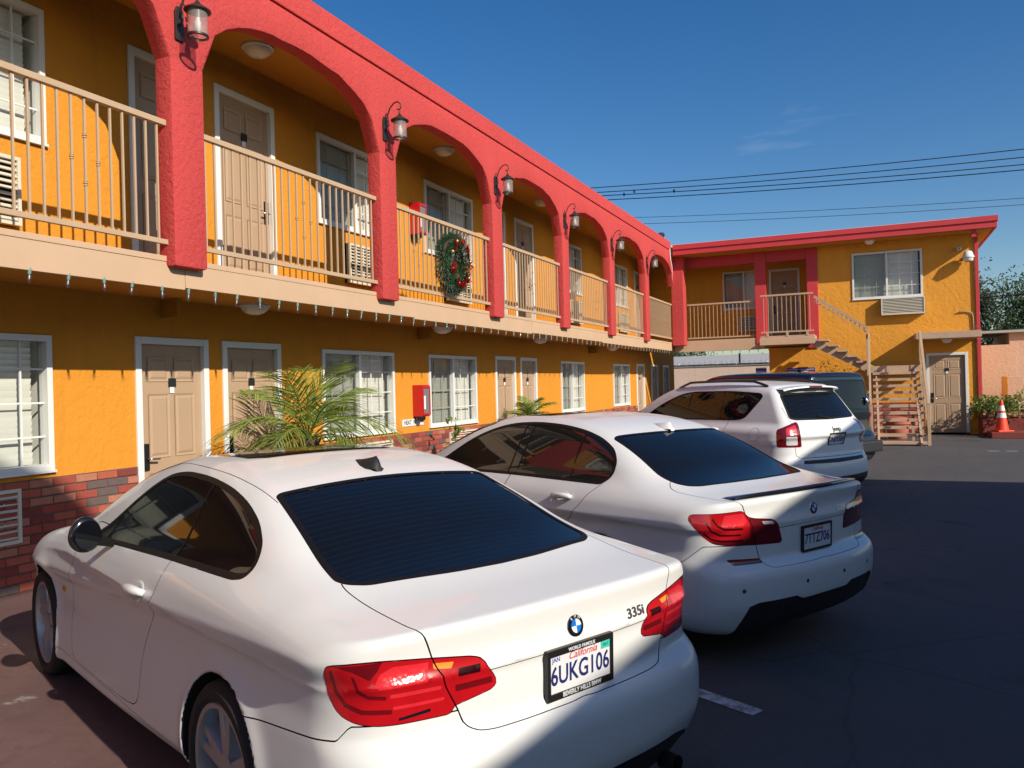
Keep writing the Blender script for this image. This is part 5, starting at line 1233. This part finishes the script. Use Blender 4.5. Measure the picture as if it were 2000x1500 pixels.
    for s in (1, -1): MB().lathe([(.034, -.02), (.036, .05), (.030, .05), (.028, -.02)], 18, (-.97, s*.50, .235), 'x').build('exhaust', 'steel', t, smooth=True)
    finish(t, -1.825, 3.08, 155)
build_coupe()
# ---------------------------------------------------------------- white sedan
def build_sedan():
    t = thing('parked_car', 'white four-door sedan with black lip spoiler and plate 7TTZ706', 'car', group='cars parked along the motel'); PT = 'paint_white_sedan'
    f, b, well = base_body(SEDAN, .017, (-1.18, -1.0, .10), (3.88, 1.0, 1.52)); wells(well, t)
    DLO = [(2.25, 1.0), (1.01, 1.018), (.62, 1.018), (.05, 1.018), (.0, 1.06), (-.012, 1.10), (.0, 1.165), (.075, 1.24), (.235, 1.312), (.44, 1.364), (.69, 1.398), (1.015, 1.415), (1.325, 1.400), (1.56, 1.352), (1.80, 1.262), (2.07, 1.110)]
    b = glass_panel(b, sv(rounded(DLO, .48), .45), 'car_glass_clear', t, 'side_window', .020, dividers=[[(1.03, 1.42), (1.01, .98)], [(.415, 1.36), (.393, .98)], [(1.12, 1.42), (1.12, .98)]], pair=True)
    RW = [(-.64, 0), (-.625, .3), (-.58, .54), (-.535, .61), (-.46, .645), (-.33, .65), (-.1, .61), (.165, .575), (.185, .54), (.16, .30), (.15, 0), (.15, -.1), (-.64, -.1)]
    b = glass_panel(b, tv(rounded(RW, .4), .93), 'car_glass_rear', t, 'rear_window', .026)
    WS = [(1.55, -.1), (1.55, .5), (1.60, .56), (2.0, .65), (2.45, .72), (2.6, .5), (2.65, 0), (2.65, -.1)]
    b = glass_panel(b, tv(WS, .93), 'car_glass', t, 'windscreen', .012)
    sr, b = cut(b, tv([(.95, -.1), (.95, .38), (1.0, .43), (1.44, .43), (1.5, .38), (1.5, -.1)], 1.25)); mesh_obj('sunroof', sr, 'car_glass', t)
    LID = [(-.1, -.66), (.64, -.66), (.72, -.55), (.74, -.47), (.70, -.15), (.67, -.05), (.638, .0), (.615, .045), (.585, .10), (.545, .28), (.50, .44), (.46, .475), (.3, .50), (-.1, .515)]
    LAMP = [(-.128, .880), (-.115, .905), (-.08, .912), (.33, .925), (.375, .885), (.43, .873), (.60, .857), (.65, .83), (.685, .72), (.67, .708), (.44, .717), (.206, .726), (.07, .738), (-.003, .775), (-.09, .845)]
    lamp, b = cut(b, cv(rounded(LAMP, .45), -.6), .0018)
    arcs = [[(.02, .86), (.06, .815), (.13, .79), (.30, .785)], [(.07, .885), (.11, .845), (.17, .825), (.32, .82)], [(.0, .80), (.06, .765), (.14, .755), (.32, .752)]]
    zones = [('lens_dark', 'lens_smoke', lambda u, z: np.minimum.reduce([band(u, z, a) for a in arcs]) - .006), ('reflector', 'lens_bright_red', lambda u, z: poly_sd(u, z, [(.14, .845), (.17, .905), (.33, .91), (.365, .86), (.33, .838)])),
             ('reverse_lens', 'lens_clear', lambda u, z: poly_sd(u, z, [(.50, .852), (.60, .845), (.61, .828), (.51, .834)])), ('lens_dark', 'lens_dark_red', lambda u, z: .385 - u), ('lens_dark', 'lens_dark_red', lambda u, z: z - .752)]
    lid_s = lv(rounded(LID, .45), -.3); lid_lamps(lamp, lid_s, t, zones); lid, b = cut(b, lid_s)
    lo_, lid = cut(lid, lambda P: np.where(P[:,0] < -.93, P[:,2] - .800, .2), .0016); tl_ = mesh_obj('trunk_lid', lid, PT, t); mesh_obj('plate_panel', lo_, PT, tl_)
    bump = lambda P: np.where(P[:,0] < -.1, np.maximum(P[:,2] - np.interp(P[:,0], [-.9, -.82, -.7, -.25, 0], [.725, .72, .62, .58, .55]), P[:,0] + .18), .2)
    bu, b = cut(b, bump)
    rf, bu = cut(bu, cv([(.165, .646), (.48, .634), (.49, .610), (.24, .612)], -.6), .001)
    for q in sides(rf): mesh_obj('bumper_reflector', q, 'lens_dark_red', t)
    df, bu = cut(bu, rv([(-.1, .10), (.72, .10), (.70, .26), (.665, .375), (.60, .392), (.30, .392), (.24, .365), (-.1, .365)], -.6), .001); mesh_obj('diffuser', df, 'black_plastic', t, -.010); mesh_obj('rear_bumper', bu, PT, t)
    RD = [(1.06, 1.10), (1.06, .30), (.62, .28), (.44, .40), (.38, .60), (.36, .74), (.26, .80), (.17, .88), (.12, .95), (.045, 1.02), (.03, 1.10)]; FD = [(1.068, 1.10), (1.068, .30), (2.1, .28), (2.20, .45), (2.22, .75), (2.15, .95), (2.1, 1.10)]
    for nm, poly in (('rear_door', RD), ('front_door', FD)):
        dr, b = cut(b, sv(poly, .5), .0022)
        for q in sides(dr): mesh_obj(nm, q, PT, t)
    mesh_obj('body', b, PT, t)
    for x in (0, 2.968):
        for s in (1, -1): wheel(t, x, s*.80, .335, .24, .235, turn=.1)
    m = MB(); ring_ = []
    for y in np.linspace(-.66, .66, 41):
        p, n = on_surface(f, (-1.01 + .10*(abs(y)/.66)**2.4, y, 1.0)); k = 1 - .35*(abs(y)/.66)**4
        ring_.append([p + Vector((.075, 0, .012)), p + Vector((-.004, 0, .028*k)), p + Vector((-.020, 0, .022*k)), p + Vector((-.006, 0, -.006))])
    vs = [tuple(v) for r_ in ring_ for v in r_]; m.add(vs, [(i*4+k, i*4+k+1, i*4+k+5, i*4+k+4) for i in range(40) for k in range(3)]); m.build('lip_spoiler', 'gloss_black', t, smooth=True)
    roundel(t, f, (-1.02, 0, .882), .038)
    text_mesh('model_badge', '535i', 'steel', .050, t, badge_frame(f, (-1.01, -.31, .845), .002), extrude=.0015, width=1.25, bold=.001)
    plate(t, f, (-1.03, 0, .706), [('7TTZ706', 'plate_navy', .088, 0, -.008, dict(width=.80, bold=.0012)), ('California', 'plate_red', .032, 0, .05, dict(shear=.35))], fw=.010)
    handle(t, f, (.36, .9, .915), PT); handle(t, f, (1.42, .9, .905), PT); mirrors(t, (2.0, 1.0, 1.06), PT); fin(t, f, (.22, 0, 1.37), PT, .17, .06, .05)
    for y in (-.55, -.2, .2, .72):
        p, n = on_surface(f, (-1.05, y, .47)); o = MB().lathe([(.013, 0), (.012, .0015), (0, .002)], 16).build('parking_sensor', 'grey_plastic', t); o.data.transform(Matrix.Translation(p) @ n.to_track_quat('Z', 'Y').to_matrix().to_4x4())
    finish(t, -1.25, 6.0, 151)
build_sedan()
# ---------------------------------------------------------------- white suv
def build_suv():
    t = thing('parked_car', 'white sport utility car with roof rails and plate 7NEX589', 'car', group='cars parked along the motel'); PT = 'paint_white_suv'
    f, b, well = base_body(SUV, .022, (-1.02, -1.0, .14), (3.62, 1.0, 1.72)); wells(well, t)
    DLO = [(1.95, 1.13), (1.0, 1.13), (.54, 1.13), (.06, 1.135), (-.06, 1.16), (-.25, 1.40), (-.275, 1.45), (-.23, 1.49), (.27, 1.525), (1.01, 1.52), (1.25, 1.48), (1.55, 1.36)]
    b = glass_panel(b, sv(rounded(DLO, .48), .45), 'car_glass', t, 'side_window', .016, dividers=[[(1.02, 1.54), (1.0, 1.1)], [(.40, 1.54), (.36, 1.1)], [(.20, 1.54), (.18, 1.1)]], pair=True)
    RW = [(-.1, 1.13), (.56, 1.14), (.625, 1.155), (.635, 1.18), (.575, 1.44), (.55, 1.475), (.50, 1.485), (-.1, 1.49)]
    b = glass_panel(b, rv(RW, -.35), 'car_glass_rear', t, 'rear_window', .026)
    WS = [(1.50, -.1), (1.50, .5), (1.9, .64), (2.25, .70), (2.4, .5), (2.45, -.1)]; b = glass_panel(b, tv(WS, 1.0), 'car_glass', t, 'windscreen', .012)
    LAMP = [(-.21, 1.01), (-.19, 1.035), (.135, 1.122), (.165, 1.11), (.185, 1.05), (.22, .82), (.20, .808), (-.19, .812), (-.21, .83)]
    lamp, b = cut(b, cv(rounded(LAMP, .4), -.4), .002)
    for q in sides(lamp):
        u = -q[0][:,0]-np.abs(q[0][:,1]); z = q[0][:,2]
        cl, rest = clip(q, poly_sd(u, z, [(-.05, .835), (.15, .835), (.14, .945), (-.05, .945)])); br, rest = clip(rest, poly_sd(-rest[0][:,0]-np.abs(rest[0][:,1]), rest[0][:,2], [(-.05, .96), (.14, .96), (.125, 1.09), (-.05, 1.045)]))
        r_ = mesh_obj('tail_light', rest, 'lens_dark_red', t, .002); mesh_obj('reverse_lens', cl, 'lens_clear', r_, .0025); mesh_obj('brake_lens', br, 'lens_bright_red', r_, .0025)
    low, b = clip(b, np.where(b[0][:,0] < -.3, np.maximum(b[0][:,2] - .40 - .02*np.abs(b[0][:,1]), b[0][:,0] + .38), .2)); mesh_obj('lower_bumper', low, 'black_plastic', t)
    st_, b = cut(b, rv([(-.1, .585), (.60, .60), (.58, .64), (-.1, .635)], -.6), .001); mesh_obj('bumper_strip', st_, 'black_plastic', t, .002)
    gate, b = cut(b, rv([(-.1, .665), (.60, .67), (.66, .70), (.67, .80), (.645, 1.10), (.64, 1.6), (-.1, 1.6)], -.55), .003); mesh_obj('tailgate', gate, PT, t)
    dr, b = cut(b, sv([(1.03, 1.2), (1.03, .36), (.50, .35), (.36, .50), (.33, .75), (.22, .95), (.20, 1.2)], .5), .003)
    for q in sides(dr): mesh_obj('rear_door', q, PT, t)
    ff_, b = cut(b, lambda P: np.where(P[:,1] > .5, np.hypot(P[:,0] + .30, P[:,2] - .96) - .085, .2), .002); mesh_obj('fuel_flap', ff_, PT, t); mesh_obj('body', b, PT, t)
    for x in (0, 2.635):
        for s in (1, -1): wheel(t, x, s*.78, .345, .225, .215)
    for s in (1, -1):
        pts = []
        for x in np.linspace(-.28, 1.35, 15):
            p, n = on_surface(f, (x, s*.56, 1.6)); k = min(1, (x + .28)/.22, (1.35 - x)/.22); pts.append((p.x, p.y, p.z + .052*k + .004))
        MB().tube(pts, .018, 8).build('roof_rail', 'gloss_black', t, smooth=True)
    sp = MB(); ring_ = []
    for y in np.linspace(-.56, .56, 25):
        p, n = on_surface(f, (-.40, y, 1.56)); q = (abs(y)/.56)**3*.04; ring_.append([p + Vector((.10, 0, .002)), p + Vector((-.17+q, 0, -.012)), p + Vector((-.18+q, 0, -.032)), p + Vector((-.02, 0, -.05))])
    sp.add([tuple(v) for r_ in ring_ for v in r_], [(i*4+k, i*4+k+1, i*4+k+5, i*4+k+4) for i in range(24) for k in range(3)]); sp.build('roof_spoiler', PT, t, smooth=True, flat_angle=50)
    p, n = on_surface(f, (-.40, 0, 1.56)); MB().box(p.x-.186, p.x-.165, -.12, .12, p.z-.036, p.z-.012).build('high_brake_light', 'lens_dark_red', t)
    B = badge_frame(f, (-.80, -.10, 1.17), .012); o = MB().bar((0, 0, .004), (-.30, .05, .008), .016, .014, (0, 0, 1)).build('rear_wiper', 'trim_black', t); o.data.transform(B)
    plate(t, f, (-.86, -.02, .885), [('7NEX589', 'plate_navy', .088, 0, -.008, dict(width=.80, bold=.0012)), ('California', 'plate_red', .030, 0, .052, dict(shear=.35))], fw=.012)
    text_mesh('maker_badge', 'Jeep', 'grey_plastic', .085, t, badge_frame(f, (-.84, -.02, 1.0), .003), extrude=.002, width=1.1, bold=.002)
    handle(t, f, (.42, .9, 1.02), PT); mirrors(t, (1.75, .99, 1.16), 'gloss_black')
    t.scale = (1.025, 1.025, 1.02); finish(t, -1.18, 12.0, 146)
build_suv()
# ---------------------------------------------------------------- dark boxy wagon
def build_boxy():
    t = thing('parked_car', 'dark teal boxy wagon with upright tail parked beyond the white utility car', 'car', group='cars parked along the motel'); PT = 'paint_teal'
    f, b, well = base_body(BOXY, .026, (-.98, -1.0, .14), (3.6, 1.0, 1.75)); wells(well, t)
    b = glass_panel(b, sv([(1.75, 1.08), (-.45, 1.08), (-.5, 1.12), (-.48, 1.47), (-.40, 1.51), (1.15, 1.52), (1.4, 1.42)], .45), 'car_glass', t, 'side_window', .02, dividers=[[(.95, 1.6), (.95, 1.0)], [(.2, 1.6), (.2, 1.0)]], pair=True)
    b = glass_panel(b, rv([(-.1, 1.02), (.66, 1.02), (.70, 1.07), (.68, 1.50), (.63, 1.56), (-.1, 1.57)], -.4), 'car_glass', t, 'rear_window', .02)
    b = glass_panel(b, tv([(1.35, -.1), (1.35, .55), (1.95, .66), (2.2, -.1)], 1.0), 'car_glass', t, 'windscreen', .015)
    lp, b = cut(b, rv([(.70, .78), (.84, .78), (.83, 1.10), (.72, 1.12)], -.5), .002)
    for q in sides(lp): mesh_obj('tail_light', q, 'lens_dark_red', t, .002)
    low, b = clip(b, b[0][:,2] - .62); mesh_obj('lower_cladding', low, 'black_plastic', t)
    gt, b = cut(b, rv([(-.1, .66), (.66, .66), (.68, .9), (.68, 1.62), (-.1, 1.62)], -.5), .004); mesh_obj('tailgate', gt, PT, t); rf_, b = clip(b, 1.60 - b[0][:,2]); mesh_obj('roof', rf_, 'gloss_black', t); mesh_obj('body', b, PT, t)
    for x in (0, 2.575):
        for s in (1, -1): wheel(t, x, s*.78, .335, .215, .21)
    MB().box(-.93, -.84, -.80, .80, .40, .58).build('bumper_beam', 'black_plastic', t, bevel=.03)
    mirrors(t, (1.75, .98, 1.15), 'trim_black')
    o = MB().lathe([(.07, 0), (.065, .012), (0, .02)], 20).build('reflection_disc', 'chrome', t, smooth=True); o.data.transform(badge_frame(f, (-.80, -.66, 1.22), .03)); fin(t, f, (.1, 0, 1.6), 'gloss_black')  # chrome dome added for the round white reflection on the tail
    t.scale = (1.04, 1.04, 1.06); finish(t, -1.10, 15.2, 147)
build_boxy()
